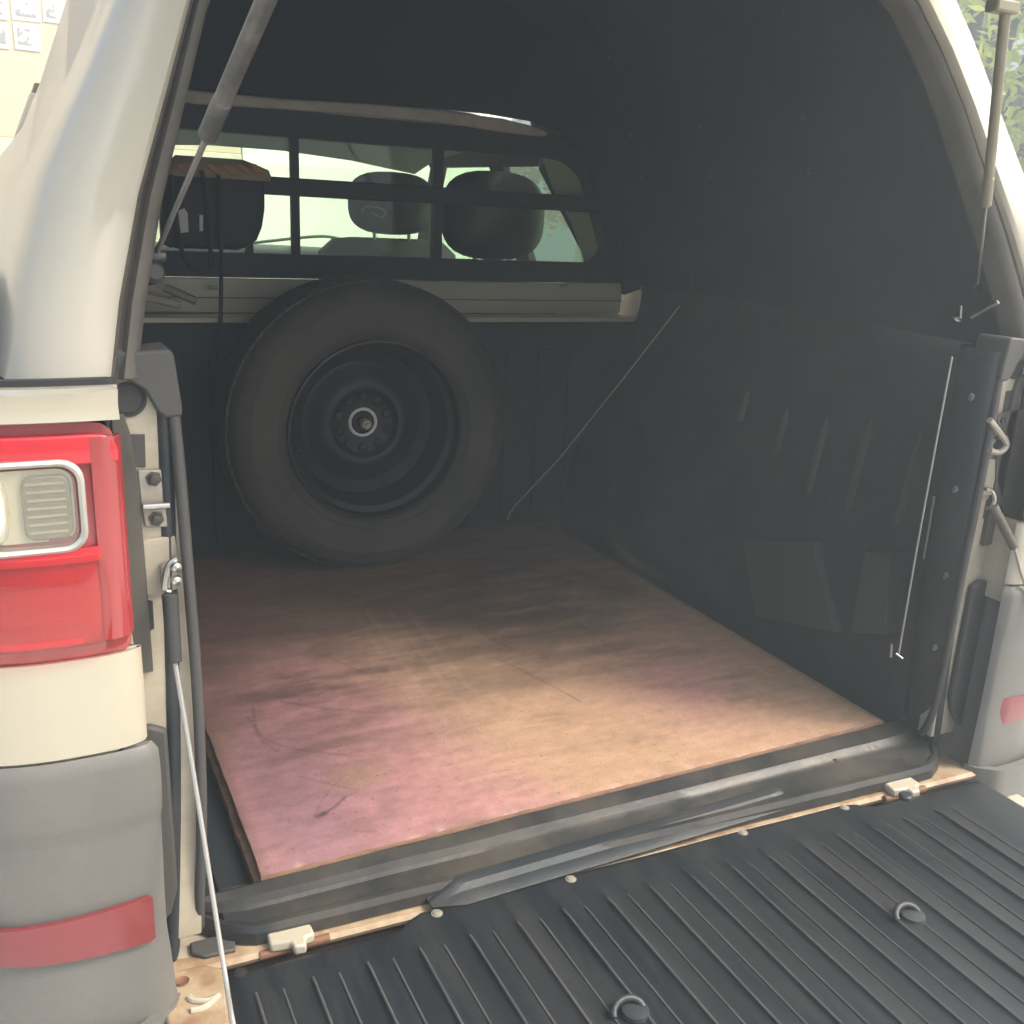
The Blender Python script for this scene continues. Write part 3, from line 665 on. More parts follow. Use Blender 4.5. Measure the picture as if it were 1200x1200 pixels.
# ---- sill between bed and tailgate
def lineLR(pl, pr, n, z=None):
    a = at(*pl, 'z', z); b_ = at(*pr, 'z', z)
    return [a.lerp(b_, k / n) for k in range(n + 1)]
sil = []
NX = 40
for k in range(NX + 1):
    t = k / NX; x = 0.135 + (1.400 - 0.135) * t
    ye = 1.036 - 0.060 * t                      # outer lip
    if t < 0.06: ye += 0.05 * (1 - t / 0.06) ** 2
    if t > 0.94: ye += 0.05 * ((t - 0.94) / 0.06) ** 2
    zz = 0.0
    wob = 0.0016 * noise.noise(Vector((x * 9, 0, 3))) 
    yb = 1.096
    pr = [(1.14, 0.807), (1.099, 0.808), (yb, 0.836), (yb - 0.004, 0.8375), (yb - (yb - ye) * .30, 0.831), (yb - (yb - ye) * .38, 0.822), (yb - (yb - ye) * .45, 0.8185), (ye + 0.016, 0.8135), (ye + 0.010, 0.8175), (ye + 0.003, 0.8170), (ye - 0.002, 0.809), (ye - 0.003, 0.793)]
    sil.append([Vector((x, y, z + wob)) for y, z in pr])
bm = B(); b_loft(bm, sil); put('sill_liner', bm, M['sill'], T, solid=0.004, angle=22)
for px, py in ((263, 1052), (400, 1031), (552, 992), (627, 977), (812, 933), (977, 896)):
    c = at(px, py, 'z', 0.811); bolt('bolt', (c.x, c.y, 0.8185), (0, 0, 1), 0.0052, 0.004, M['liner'] if px != 627 else M['plate'], T)
# painted rear sill edge under the liner
rs = []
for k in range(21):
    t = k / 20; x = 0.085 + (1.435 - 0.085) * t; ye = 1.030 - 0.060 * t
    rs.append([Vector((x, y, z)) for y, z in ((ye + 0.06, 0.785), (ye + 0.006, 0.7915), (ye - 0.004, 0.791), (ye - 0.009, 0.786), (ye - 0.006, 0.779), (ye + 0.02, 0.772))])
bm = B(); b_loft(bm, rs); put('rear_sill', bm, M['jamb_old'], T, solid=0.004)
bm = B(); b_loft(bm, [[r_[-1] + Vector((0, -0.016, -0.004)), r_[-1] + Vector((0, 0.0, -0.07)), r_[-1] + Vector((0, -0.10, -0.09))] for r_ in rs]); put('hinge_gap_shade', bm, M['rust_shade'], T, solid=0.003)  # dark sheet added so the hinge gap looks shaded
# dark pocket under the gap
for i, (p0, p1) in enumerate((((300, 1078), (420, 1045)), ((340, 1100), (480, 1060)), ((905, 940), (1030, 905)))): pass
def hinge(px, py, w):
    c = at(px, py, 'z', 0.80)
    c.z = 0.804; c.y -= 0.024; pts = [Vector((c.x + a * w, c.y + b, c.z + d)) for a, b, d in ((-1, 0.014, 0.002), (0.95, 0.010, 0.002), (1, -0.012, 0), (0.55, -0.014, 0), (0.5, -0.026, -0.002), (-0.05, -0.024, -0.002), (-0.1, -0.014, 0), (-1, -0.010, 0))]
    h = prism('tailgate_hinge', pts, (0, 0, -0.014), M['paint'], T, bevel=0.003)
    tube('hinge_pin', [Vector((c.x - w - 0.012, c.y - 0.004, 0.786)), Vector((c.x + w + 0.02, c.y - 0.006, 0.786))], 0.006, M['rust'], (T, h))
hinge(335, 1082, 0.028); hinge(1044, 912, 0.030)
for px, py, r in ((468, 1062, 0.016), (500, 1050, 0.014), (380, 1078, 0.012), (958, 936, 0.014), (1080, 893, 0.018), (940, 942, 0.012), (1072, 905, 0.012)):
    c = at(px, py, 'z', 0.785); bm = B(); b_tube(bm, smooth_path([c + Vector((-r * 1.4, 0.004, -0.02)), c + Vector((-r * .5, 0, 0.0)), c + Vector((r * .8, -0.004, 0.002)), c + Vector((r * 1.6, -0.006, -0.02))], 4), 0.008, 8); put('hinge_bracket', bm, M['rust'], T)

# ---- tailgate lying open
G = []
def gy(t):
    e = min(1, max(0, (0.20 - t) / 0.03)) + min(1, max(0, (t - 0.78) / 0.03)); e = min(1, e); e = e * e * (3 - 2 * e)
    return 1.012 - 0.052 * t - 0.022 * e
def gyl(t): return 0.992 - 0.052 * t              # hinge edge line
XL, XR = 0.150, 1.405
YE = 0.42
body = B(); b_loft(body, [[Vector((XL - 0.052, 0.945, z)) , Vector((XL - 0.052, YE - 0.02, z)), Vector((XR + 0.045, YE - 0.02, z)), Vector((XR + 0.045, 0.895, z))] for z in (0.715, 0.72, 0.782, 0.786)], True, True)
tg = put('tailgate', body, M['paint'], T, bevel=0.006, seg=3); TG = (T, tg)
# ribbed liner: wavy top
P = 0.0670
xs = []
x = XL
prof = []
nrib = int((XR - XL - 0.05) / P)
cur = XL + 0.020; prof = [(XL, 0.790, 0), (XL + 0.004, 0.799, 0), (cur, 0.801, 0)]
for k in range(nrib):
    a = cur + k * P
    prof += [(a + 0.004, 0.801, 0), (a + 0.007, 0.8035, 1), (a + 0.010, 0.8045, 1), (a + 0.013, 0.8025, 1), (a + 0.0335, 0.8020, 1), (a + 0.037, 0.8012, 0), (a + 0.040, 0.8000, -1), (a + 0.044, 0.7998, -1), (a + 0.060, 0.7998, -1), (a + 0.064, 0.8004, -1)]
prof += [(XR - 0.01, 0.801, 0), (XR - 0.002, 0.798, 0), (XR, 0.789, 0)]
rows = []
for j, u in enumerate([0, 0.004, 0.012, 0.040, 0.050, 0.058, 0.072, 0.12, 0.2, 0.3, 0.4, 0.48, 0.555]):
    row = []
    for (x, z, c) in prof:
        t = (x - XL) / (XR - XL); y = gy(t) - u
        f = min(1, max(0, (u - 0.045) / 0.022))
        zz = 0.801 + (z - 0.801) * (f if c != 0 else 1)
        if u < 0.003: zz = min(zz, 0.792)
        elif u < 0.01 and zz > 0.8: zz -= 0.001
        row.append(Vector((x, max(y, YE), zz + 0.0015 * noise.noise(Vector((x * 5, y * 5, 0))))))
    rows.append(row)
bm = B(); b_loft(bm, rows); put('tailgate_liner', bm, M['tail'], TG, angle=60)
# separate ridge beads, coloured paler for wear and a painted highlight
for k in range(nrib):
    a = cur + k * P + 0.0085
    t = (a - XL) / (XR - XL)
    bm = B(); b_tube(bm, [(a, gyl(t) - 0.048, 0.8025), (a, gyl(t) - 0.063, 0.8045), (a, YE + 0.05, 0.8045), (a, YE, 0.802)], 0.0017, 6); put('liner_rib', bm, M['rib'], TG)
    a2 = a + 0.031
    bm = B(); b_tube(bm, [(a2, gyl(t) - 0.052, 0.8005), (a2, gyl(t) - 0.066, 0.8018), (a2, YE + 0.05, 0.8018), (a2, YE, 0.800)], 0.0014, 6); put('liner_rib', bm, M['rib'], TG)
# raised lip along the hinge edge
A0 = at(508, 1068, 'z', 0.80); A1 = at(945, 938, 'z', 0.80)
lip = []
for k in range(31):
    t = k / 30; p = A0.lerp(A1, t); e = min(t, 1 - t); h = min(1, e / 0.07); h = h * h * (3 - 2 * h)
    hh = 0.016 * h
    lip.append([Vector((p.x, p.y + 0.010 + 1.6 * dy * (0.3 + 0.7 * h), 0.803 + hh * dz)) for dy, dz in ((-0.012, 0.02), (-0.006, 0.35), (0.000, 0.42), (0.004, 0.9), (0.010, 1.0), (0.016, 0.85), (0.019, 0.3), (0.028, 0.35), (0.032, -0.1), (0.032, -0.6))])
bm = B(); b_loft(bm, lip); put('liner_lip', bm, M['liner'], TG, solid=0.004)
for px, py in ((282, 1138), (512, 1069), (669, 1029), (871, 975), (990, 945)):
    c = at(px, py, 'z', 0.803); bolt('bolt', (c.x, c.y, 0.8012), (0, 0, 1), 0.0052, 0.0025, M['plate'] if px > 300 else M['bolt'], TG)
# tie-down loops
for px, py, px2 in ((1068, 1072, 0), (742, 1184, 0)):
    c = at(px, py, 'z', 0.806)
    arc = [c + Vector((0.020 * math.cos(a) - 0.006, 0.012 * math.sin(a), 0.009 * math.sin(a))) for a in [math.pi * k / 10 for k in range(11)]]
    lo = tube('tie_down_loop', arc, 0.0042, M['liner'], TG, seg=10)
    bm = B(); b_lathe(bm, [(0.017, -0.004), (0.016, 0.001), (0.008, 0.0025), (0, 0.0025)], c + Vector((0.003, 0, 0)), (0, 0, 1), 20); put('loop_base', bm, M['liner'], TG)
bm = B(); b_lathe(bm, [(0.011, 0), (0.011, 0.005), (0.008, 0.008), (0, 0.008)], at(1008, 1000 - 49, 'z', 0.803) + Vector((0.10, 0.0, 0)), (0, 0, 1), 18); put('corner_stop', bm, M['liner'], TG)
# stained painted end of the tailgate with its latch pocket
ep = [at(x, y, 'z', 0.796) for x, y in ((190, 1140), (240, 1129), (264, 1134), (270, 1210), (262, 1300), (205, 1300), (196, 1210))]
prism('tailgate_end_cap', ep, (0, 0, -0.05), M['jamb_old'], TG, bevel=0.004, seg=3)
c = at(214, 1150, 'z', 0.797); bm = B(); b_lathe(bm, [(0.008, 0.001), (0.0075, 0.0015), (0.006, 0.0003), (0, 0.0002)], c, (0, 0, 1), 16); put('drain_plug', bm, M['rust'], TG)
bm = B(); b_tube(bm, smooth_path([at(x, y, 'z', 0.798) for x, y in ((222, 1168), (228, 1172), (246, 1172), (256, 1166), (240, 1180), (224, 1184))], 4), 0.004, 8); put('pressed_ridge', bm, M['paint'], TG)
# painted corner of body below the sill at the left
pts = [at(x, y, 'z', 0.79) for x, y in ((178, 1112), (206, 1085), (225, 1086), (262, 1092), (330, 1078), (345, 1090), (262, 1118), (190, 1128))]
prism('sill_corner', pts, (0, 0, -0.03), M['jamb'], T, bevel=0.003)
pts = [at(x, y, 'z', 0.797) for x, y in ((222, 1104), (250, 1096), (275, 1098), (276, 1112), (240, 1120), (224, 1116))]
prism('corner_pad', pts, (0, 0, -0.006), M['bumper_dark'], T, bevel=0.002)

# ---- tailgate cables
def cable(s):
    yj = 1.012
    if s > 0:
        hook = [at(x, y, 'y', yj) for x, y in ((207, 654), (199, 660), (195, 672), (193, 690), (200, 693))]
        sl0, sl1 = at(199, 696, 'y', 1.006), at(205, 776, 'y', 0.99)
        end = at(272, 1200, 'z', 0.83); far_ = at(262, 1132, 'y', 0.93)
        q = [sl1, at(232, 940, 'y', 0.945), at(262, 1132, 'y', 0.865), at(274, 1205, 'y', 0.80), at(300, 1330, 'z', 0.80)]
    else:
        hook = [at(x, y, 'y', yj) for x, y in ((1155, 573), (1163, 575), (1166, 585), (1162, 595), (1155, 596))]
        sl0, sl1 = at(1164, 594, 'y', 1.0), at(1189, 642, 'y', 0.975)
        q = [sl1, at(1230, 740, 'y', 0.93), at(1420, 1000, 'y', 0.70)]
    tube('cable_hook', smooth_path(hook, 4), 0.0032, M['steel'], T, seg=8)
    cb = tube('tailgate_cable', smooth_path(q, 5), 0.0026, M['cable'], T, seg=8)
    bm = B(); b_tube(bm, smooth_path([sl0, (sl0 + sl1) / 2 + Vector((0, 0, 0)), sl1], 6), 0.0085, 14, 0.0072); put('cable_sleeve', bm, M['rubber'] if s > 0 else M['seal'], (T, cb), bevel=0.001)
    if s > 0:
        for k, (x, y) in enumerate(((206, 664), (206, 680))):
            c = at(x, y, 'y', yj - 0.002); bm = B(); b_lathe(bm, [(0.006, 0), (0.005, 0.004), (0, 0.006)], c, (0.2, -1, 0), 12); put('hook_bolt', bm, M['steel'], (T, cb))
        pts = [at(x, y, 'y', yj + 0.004) for x, y in ((188, 664), (198, 660), (197, 694), (190, 692))]
        prism('latch_plate', pts, (0, 0.012, 0), M['plate'], T, bevel=0.002)
for s in (1, -1): cable(s)
# right jamb: bracket and openings seen past the seal
yj = 1.030
pts = [at(x, y, 'y', yj - 0.004) for x, y in ((1170, 486), (1190, 480), (1230, 484), (1230, 640), (1196, 636), (1178, 600), (1168, 560))]
prism('latch_recess', pts, (0, 0.004, 0), M['seal'], T, bevel=0.001)
bm = B(); b_tube(bm, smooth_path([at(x, y, 'y', 1.015) for x, y in ((1160, 492), (1170, 505), (1180, 520), (1172, 530), (1160, 528))], 4), 0.005, 8); put('latch_striker', bm, M['plate'], T)
pts = [at(x, y, 'y', yj - 0.008) for x, y in ((1176, 652), (1196, 648), (1205, 700), (1190, 704), (1168, 698))]
prism('jamb_plug', pts, (0, 0.006, 0), M['seal'], T, bevel=0.002)

# ---- cab interior
box('cab_floor', (0.0, 2.56, 1.02), (1.52, 3.95, 1.06), M['dash'], T)
rf = []
for y, z in ((2.50, 1.93), (2.62, 1.95), (3.0, 1.955), (3.4, 1.93), (3.62, 1.885)):
    rf.append([Vector((XC + a * 0.62, y, z - 0.05 * a * a)) for a in (-1, -.6, -.2, .2, .6, 1)])
bm = B(); b_loft(bm, rf); put('headliner', bm, M['headliner'], T, solid=-0.03)
# side walls of the cab with a window opening (rear doors and front doors)
for s in (1, -1):
    def Q(y, z, x0=1.60): 
        x = x0 - 0.42 * max(0, z - 1.48)
        return Vector((x if s < 0 else 2 * XC - x, y, z))
    def slab(name, pts, m):
        d = Vector((0.03 if s < 0 else -0.03, 0, 0)); prism(name, [Q(*p) for p in pts], d, m, T, bevel=0.003)
    slab('cab_door', [(2.52, 1.0), (4.3, 1.0), (4.3, 1.44), (3.3, 1.46), (2.52, 1.50)], M['paint'])
    pc = M['canopy_paint'] if s > 0 else M['seat']
    slab('rear_quarter', [(2.505, 1.505), (2.60, 1.502), (2.64, 1.60), (2.76, 1.84), (2.505, 1.90)], pc)
    slab('door_pillar', [(3.02, 1.482), (3.12, 1.48), (3.10, 1.86), (3.00, 1.86)], pc)
    slab('front_pillar', [(4.12, 1.45), (4.22, 1.45), (3.60, 1.87), (3.50, 1.87)], pc)
    slab('roof_rail', [(2.77, 1.845), (3.62, 1.862), (3.62, 1.90), (2.60, 1.93)], pc)
    slab('door_glass', [(2.612, 1.503), (3.012, 1.483), (2.998, 1.858), (2.765, 1.842)], M['glass'])
    slab('front_door_glass', [(3.125, 1.481), (4.11, 1.452), (3.50, 1.860), (3.105, 1.858)], M['glass'])
bm = B(); b_loft(bm, [[Vector((XC + a * w_, y + 0.06 * (1 - a * a), z)) for a in (-1, -.6, -.2, .2, .6, 1)] for w_, y, z in ((0.74, 4.12, 1.44), (0.66, 3.86, 1.65), (0.58, 3.62, 1.84))])
put('windscreen', bm, M['screen'], T, smooth=True)
bm = B(); b_loft(bm, [[Vector((XC + a * 0.74, y, z + 0.02 * (1 - a * a))) for a in (-1, -.6, -.2, .2, .6, 1)] for y, z in ((3.55, 1.20), (3.56, 1.46), (3.66, 1.52), (3.9, 1.535), (4.12, 1.50))])
put('dashboard', bm, M['dash'], T, solid=0.02)
tube('wiper', smooth_path([at(262, 289, 'y', 4.02), at(330, 281, 'y', 4.02), at(380, 277, 'y', 4.02), at(408, 283, 'y', 4.02)], 4), 0.006, M['dash'], T)
c = at(560, 182, 'y', 3.4); bm = B(); b_loft(bm, [[Vector((p.x, 3.4 + yo, p.z)) for p in rrect(c.x, c.z, 0.11 + e, 0.035 + e, 0.02)] for yo, e in ((0, -0.004), (0.008, 0), (0.03, -0.006))], True, True); put('rear_view_mirror', bm, M['liner_dull'], T)
bm = B(); b_box(bm, (-0.02, 4.12, 1.36), (1.54, 5.0, 1.43)); put('bonnet', bm, M['paint'], T, bevel=0.03, seg=4)
def seat(px0, px1, pyt, pyb, y, m, full):
    a = at(px0, pyt, 'y', y); b_ = at(px1, pyb, 'y', y); cx = (a.x + b_.x) / 2; hw = (b_.x - a.x) / 2; cz = (a.z + b_.z) / 2; hh = (a.z - b_.z) / 2
    # backrest
    rr = []
    for z, wd, th in ((1.10, 0.24, 0.07), (1.30, 0.25, 0.075), (cz - hh - 0.06, 0.235, 0.06), (cz - hh - 0.02, 0.19, 0.045), (cz - hh - 0.012, 0.13, 0.02)):
        rr.append([Vector((cx + wd * math.copysign(abs(math.cos(t)) ** 0.45, math.cos(t)), y + 0.03 + th * math.copysign(abs(math.sin(t)) ** 0.6, math.sin(t)), z)) for t in [2 * math.pi * k / 28 for k in range(28)]])
    bm = B(); b_loft(bm, rr, True, True); st = put('cab_seat', bm, m, T)
    rr = []
    for k in range(17):
        v = -math.cos(math.pi * k / 16); e = max(0.001, (1 - abs(v) ** 3.0)) ** 0.36
        rr.append([Vector((cx + hw * e * math.copysign(abs(math.cos(t)) ** 0.6, math.cos(t)), y + 0.055 * e * math.sin(t), cz + hh * v)) for t in [2 * math.pi * j / 28 for j in range(28)]])
    bm = B(); b_loft(bm, rr, True, True); put('headrest', bm, m, (T, st))
    for dx in (-0.06, 0.06):
        tube('headrest_post', [(cx + dx, y, cz - hh - 0.05), (cx + dx, y, cz - hh + 0.02)], 0.006, M['steel'], (T, st))
seat(408, 508, 198, 277, 3.15, M['seat_grey'], 0)
seat(519, 634, 196, 306, 2.80, M['seat'], 1)

tube('headrest_emblem', smooth_path([at(x, y, 'y', 3.075) for x, y in ((424, 247), (430, 242), (444, 243), (452, 249), (446, 254), (434, 249))], 4), 0.0035, M['plate'], T)
# ================================================================== LOOSE THINGS
# ---- plywood board
BX0, BX1, BY0, BY1, BZ = 0.222, 1.342, 1.10, 2.40, 0.84
bd = Thing('plywood_board', 'worn pinkish brown plywood board covering the black bed floor', 'plywood board', ((BX0 + BX1) / 2, (BY0 + BY1) / 2, 0.812))
r2 = random.Random(5)
def edge_ply(z0, z1, ox, m, name):
    n = 60; pts = []
    a = [(BX0 - ox, BY0 - 0.002 + ox * 0.2), (BX1 + ox * 0.3, BY0 - 0.002), (BX1 + ox * 0.3, BY1), (BX0 - ox, BY1)]
    ring = []
    for i in range(4):
        p = Vector(a[i]); q = Vector(a[(i + 1) % 4])
        for k in range(n): ring.append(p.lerp(q, k / n) + Vector((r2.gauss(0, .0007), r2.gauss(0, .0007))))
    bm = B(); b_loft(bm, [[Vector((p.x, p.y, z)) for p in ring] for z in (z0, z1)], True, True)
    put(name, bm, m, bd, smooth=False)
edge_ply(0.812, 0.8255, 0.008, M['ply_edge'], 'lower_sheet')
edge_ply(0.8262, 0.8392, 0.0, M['ply_edge'], 'upper_sheet')
NXB, NYB = 400, 460
gx = np.linspace(BX0, BX1, NXB); gyy = np.linspace(BY0, BY1, NYB); XX, YY = np.meshgrid(gx, gyy)
# ragged front edge
rag = np.array([0.0016 * noise.noise(Vector((x * 40, 0, 0))) + 0.0012 * noise.noise(Vector((x * 160, 5, 0))) for x in gx])
YY[0, :] += rag; YY[1, :] += rag * .5
co = np.stack([XX, YY, np.full_like(XX, BZ)], -1).reshape(-1, 3)
def fbm(sx, sy, seed, oct=4):
    rs = np.random.RandomState(seed); out = np.zeros_like(XX); amp = 1; tot = 0
    for o in range(oct):
        nx, ny = int(max(2, sx * 2 ** o)) + 2, int(max(2, sy * 2 ** o)) + 2
        gr = rs.rand(ny + 2, nx + 2); u = (XX - BX0) / (BX1 - BX0) * nx * 0.999; v = np.clip((YY - BY0) / (BY1 - BY0), 0, 1) * ny * 0.999
        iu = np.clip(u.astype(int), 0, nx - 1); iv = np.clip(v.astype(int), 0, ny - 1); fu = u - iu; fv = v - iv; fu = fu * fu * (3 - 2 * fu); fv = fv * fv * (3 - 2 * fv)
        out += amp * ((gr[iv, iu] * (1 - fu) + gr[iv, iu + 1] * fu) * (1 - fv) + (gr[iv + 1, iu] * (1 - fu) + gr[iv + 1, iu + 1] * fu) * fv); tot += amp; amp *= 0.55
    return out / tot
def sm(a, b, x): t = np.clip((x - a) / (b - a), 0, 1); return t * t * (3 - 2 * t)
pink = np.array([0.50, 0.235, 0.23]); orange = np.array([0.52, 0.31, 0.19]); mauve = np.array([0.30, 0.16, 0.20]); brown = np.array([0.17, 0.105, 0.078]); olive = np.array([0.30, 0.22, 0.10]); dark = np.array([0.085, 0.055, 0.045]); pale = np.array([0.60, 0.42, 0.34])
n1 = fbm(3, 3, 1); n2 = fbm(5, 5, 2); n3 = fbm(9, 9, 3, 5); n4 = fbm(5, 30, 4, 4); n5 = fbm(30, 8, 6, 3)
wo = sm(0.50, 0.72, XX + (n1 - .5) * 0.18 + (YY - 1.1) * 0.12)[..., None]
colr = pink * (1 - wo) + orange * wo
e = (np.exp(-((XX - 0.30) / 0.10) ** 2 - ((YY - 1.25) / 0.28) ** 2) * 0.8)[..., None]; colr = colr * (1 - e) + mauve * e
e = (np.exp(-((XX - 1.08) / 0.12) ** 2 - ((YY - 1.35) / 0.14) ** 2) * 0.65)[..., None]; colr = colr * (1 - e) + pink * e
e = (sm(0.52, 0.75, n2) * 0.5)[..., None]; colr = colr * (1 - e) + olive * e
e = (sm(1.38, 2.0, YY + (n2 - .5) * .3 - (XX - .7) * .25) * 0.85)[..., None]; colr = colr * (1 - e) + brown * e  # browned towards the back: the shade there is painted in
# scuffed dirt in the middle of the board; rear patches deepen the painted shade
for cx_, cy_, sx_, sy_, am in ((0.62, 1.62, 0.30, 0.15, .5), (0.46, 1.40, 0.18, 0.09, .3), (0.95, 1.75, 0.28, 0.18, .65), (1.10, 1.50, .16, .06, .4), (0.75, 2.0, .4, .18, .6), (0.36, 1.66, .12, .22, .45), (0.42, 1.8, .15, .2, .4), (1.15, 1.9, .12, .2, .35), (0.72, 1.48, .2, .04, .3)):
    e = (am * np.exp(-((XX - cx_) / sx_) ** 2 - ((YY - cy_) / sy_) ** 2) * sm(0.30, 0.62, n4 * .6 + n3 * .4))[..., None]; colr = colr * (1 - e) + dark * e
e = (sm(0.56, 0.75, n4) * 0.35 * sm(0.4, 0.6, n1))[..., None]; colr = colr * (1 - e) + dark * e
def stroke(pts, wd, col, am):
    global colr
    P_ = smooth_path([Vector((a, b, 0)) for a, b in pts], 6); dmin = np.full_like(XX, 9.0)
    for p, q in zip(P_[:-1], P_[1:]):
        d = (q - p); L2 = max(1e-9, d.x ** 2 + d.y ** 2); t = np.clip(((XX - p.x) * d.x + (YY - p.y) * d.y) / L2, 0, 1)
        dmin = np.minimum(dmin, np.hypot(XX - p.x - t * d.x, YY - p.y - t * d.y))
    e = (am * np.clip(1.4 - dmin / wd, 0, 1) * (0.15 + 0.65 * n3))[..., None]; e = np.clip(e, 0, 1); colr = colr * (1 - e) + col * e
def bpt(px, py): p = at(px, py, 'z', BZ); return (p.x, p.y)
stroke([bpt(377, 955), bpt(392, 945), bpt(404, 934)], 0.0032, dark * .5, 1.0)
stroke([bpt(372, 956), bpt(380, 953)], 0.006, dark * .4, 1.0)
stroke([bpt(404, 934), bpt(418, 928)], 0.002, dark, .7)
stroke([bpt(404, 908), bpt(382, 930), bpt(371, 950)], 0.0018, dark * 1.3, .6)
for q in (((330, 822), (380, 830), (450, 836)), ((290, 840), (310, 865), (350, 878), (410, 885)), ((352, 910), (400, 922), (420, 925)), ((516, 898), (530, 895)), ((518, 908), (528, 906)), ((570, 1001 - 30), (600, 968)), ((296, 826), (303, 862), (325, 880)), ((580, 770), (640, 800), (680, 822)), ((640, 700), (690, 740), (720, 760)), ((480, 680), (520, 700), (505, 725)), ((385, 770), (430, 790)), ((580, 720), (610, 736)), ((415, 974), (440, 974)), ((590, 700), (560, 735), (600, 760))):
    stroke([bpt(*p) for p in q], 0.003, dark, .65)
for x in (0.585, 0.612, 0.66, 0.70):
    stroke([(x - .02, 1.10), (x - 0.005, 1.5), (x + .02, 1.9)], 0.007, pale, .16)
for _ in range(90):
    x, y = r2.uniform(BX0, BX1), r2.uniform(BY0, 2.1); a = r2.gauss(0, .45); L = r2.uniform(.02, .12)
    stroke([(x, y), (x + L * math.cos(a) * .5, y + L * math.sin(a) * .5 + r2.gauss(0, .006)), (x + L * math.cos(a), y + L * math.sin(a))], 0.0018, dark if r2.random() < .6 else pale, r2.uniform(.2, .5))
# chipped pale spots along the front edge
for _ in range(26):
    x = r2.uniform(BX0, BX1); wd = r2.uniform(.003, .009); e = (0.8 * np.exp(-((XX - x) / wd) ** 2 - ((YY - BY0) / r2.uniform(.004, .012)) ** 2))[..., None]; colr = colr * (1 - e) + pale * e
colr *= (0.82 + 0.36 * fbm(60, 90, 9, 3))[..., None]
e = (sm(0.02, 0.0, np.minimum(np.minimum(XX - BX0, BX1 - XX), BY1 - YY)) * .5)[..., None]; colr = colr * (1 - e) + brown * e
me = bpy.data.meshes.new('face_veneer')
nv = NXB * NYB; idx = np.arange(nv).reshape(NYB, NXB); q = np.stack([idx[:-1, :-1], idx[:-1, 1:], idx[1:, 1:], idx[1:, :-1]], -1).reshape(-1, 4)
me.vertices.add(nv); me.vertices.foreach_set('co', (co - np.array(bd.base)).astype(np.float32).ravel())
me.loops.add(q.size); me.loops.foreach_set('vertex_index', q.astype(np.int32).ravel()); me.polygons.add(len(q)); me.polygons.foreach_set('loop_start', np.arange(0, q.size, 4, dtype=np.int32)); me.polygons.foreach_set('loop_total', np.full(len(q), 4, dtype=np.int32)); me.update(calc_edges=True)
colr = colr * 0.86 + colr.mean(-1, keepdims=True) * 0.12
ca = me.color_attributes.new('wear_and_shade', 'FLOAT_COLOR', 'POINT'); ca.data.foreach_set('color', np.concatenate([np.clip(colr, 0, 1).reshape(-1, 3), np.ones((nv, 1))], 1).astype(np.float32).ravel())  # holds stains and wear plus the shade painted at the back
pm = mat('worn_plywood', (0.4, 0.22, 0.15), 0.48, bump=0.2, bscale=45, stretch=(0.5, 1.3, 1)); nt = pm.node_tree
an = nd(nt, 'ShaderNodeAttribute'); an.attribute_name = 'wear_and_shade'; pass
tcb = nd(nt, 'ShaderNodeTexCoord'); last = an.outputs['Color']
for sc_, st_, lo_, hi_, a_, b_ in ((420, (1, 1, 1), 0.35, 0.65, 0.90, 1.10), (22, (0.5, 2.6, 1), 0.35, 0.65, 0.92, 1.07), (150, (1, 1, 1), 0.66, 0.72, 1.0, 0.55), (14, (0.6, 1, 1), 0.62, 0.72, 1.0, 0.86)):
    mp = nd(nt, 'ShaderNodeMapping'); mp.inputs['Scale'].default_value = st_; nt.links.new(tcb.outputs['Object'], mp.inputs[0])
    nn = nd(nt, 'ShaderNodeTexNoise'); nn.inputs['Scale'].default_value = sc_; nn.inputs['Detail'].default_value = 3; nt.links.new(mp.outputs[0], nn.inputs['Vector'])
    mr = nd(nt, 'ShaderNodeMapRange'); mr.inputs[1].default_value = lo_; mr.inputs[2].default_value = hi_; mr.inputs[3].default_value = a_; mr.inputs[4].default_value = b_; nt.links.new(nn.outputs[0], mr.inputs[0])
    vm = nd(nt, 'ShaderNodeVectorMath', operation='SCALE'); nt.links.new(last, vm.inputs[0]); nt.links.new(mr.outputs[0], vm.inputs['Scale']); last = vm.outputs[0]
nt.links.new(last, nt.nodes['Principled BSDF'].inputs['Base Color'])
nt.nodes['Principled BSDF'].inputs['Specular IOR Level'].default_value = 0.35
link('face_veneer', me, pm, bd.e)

# ---- spare wheel
WR = 0.349
wc = Vector((0.736, 2.14, BZ + WR + 0.001))
sw = Thing('spare_wheel', 'dusty spare wheel with black steel rim standing on the board against the bulkhead', 'spare wheel', (wc.x, wc.y + 0.11, BZ))
ax = Vector((0, -1, 0))
tp = [(0.222, -0.205), (0.235, -0.212), (0.27, -0.216), (0.31, -0.208), (0.330, -0.192), (0.3460, -0.17), (0.3485, -0.12), (0.3485, -0.09), (0.3460, -0.04), (0.340, -0.022), (0.324, -0.005), (0.300, 0.003), (0.296, 0.0045), (0.292, 0.0035), (0.27, 0.006), (0.250, 0.005), (0.238, 0.002), (0.234, 0.004), (0.230, 0.002), (0.221, -0.006), (0.2125, -0.012), (0.212, -0.03)]
bm = B(); b_lathe(bm, tp, wc, ax, 96); put('tyre', bm, M['tyre'], sw)
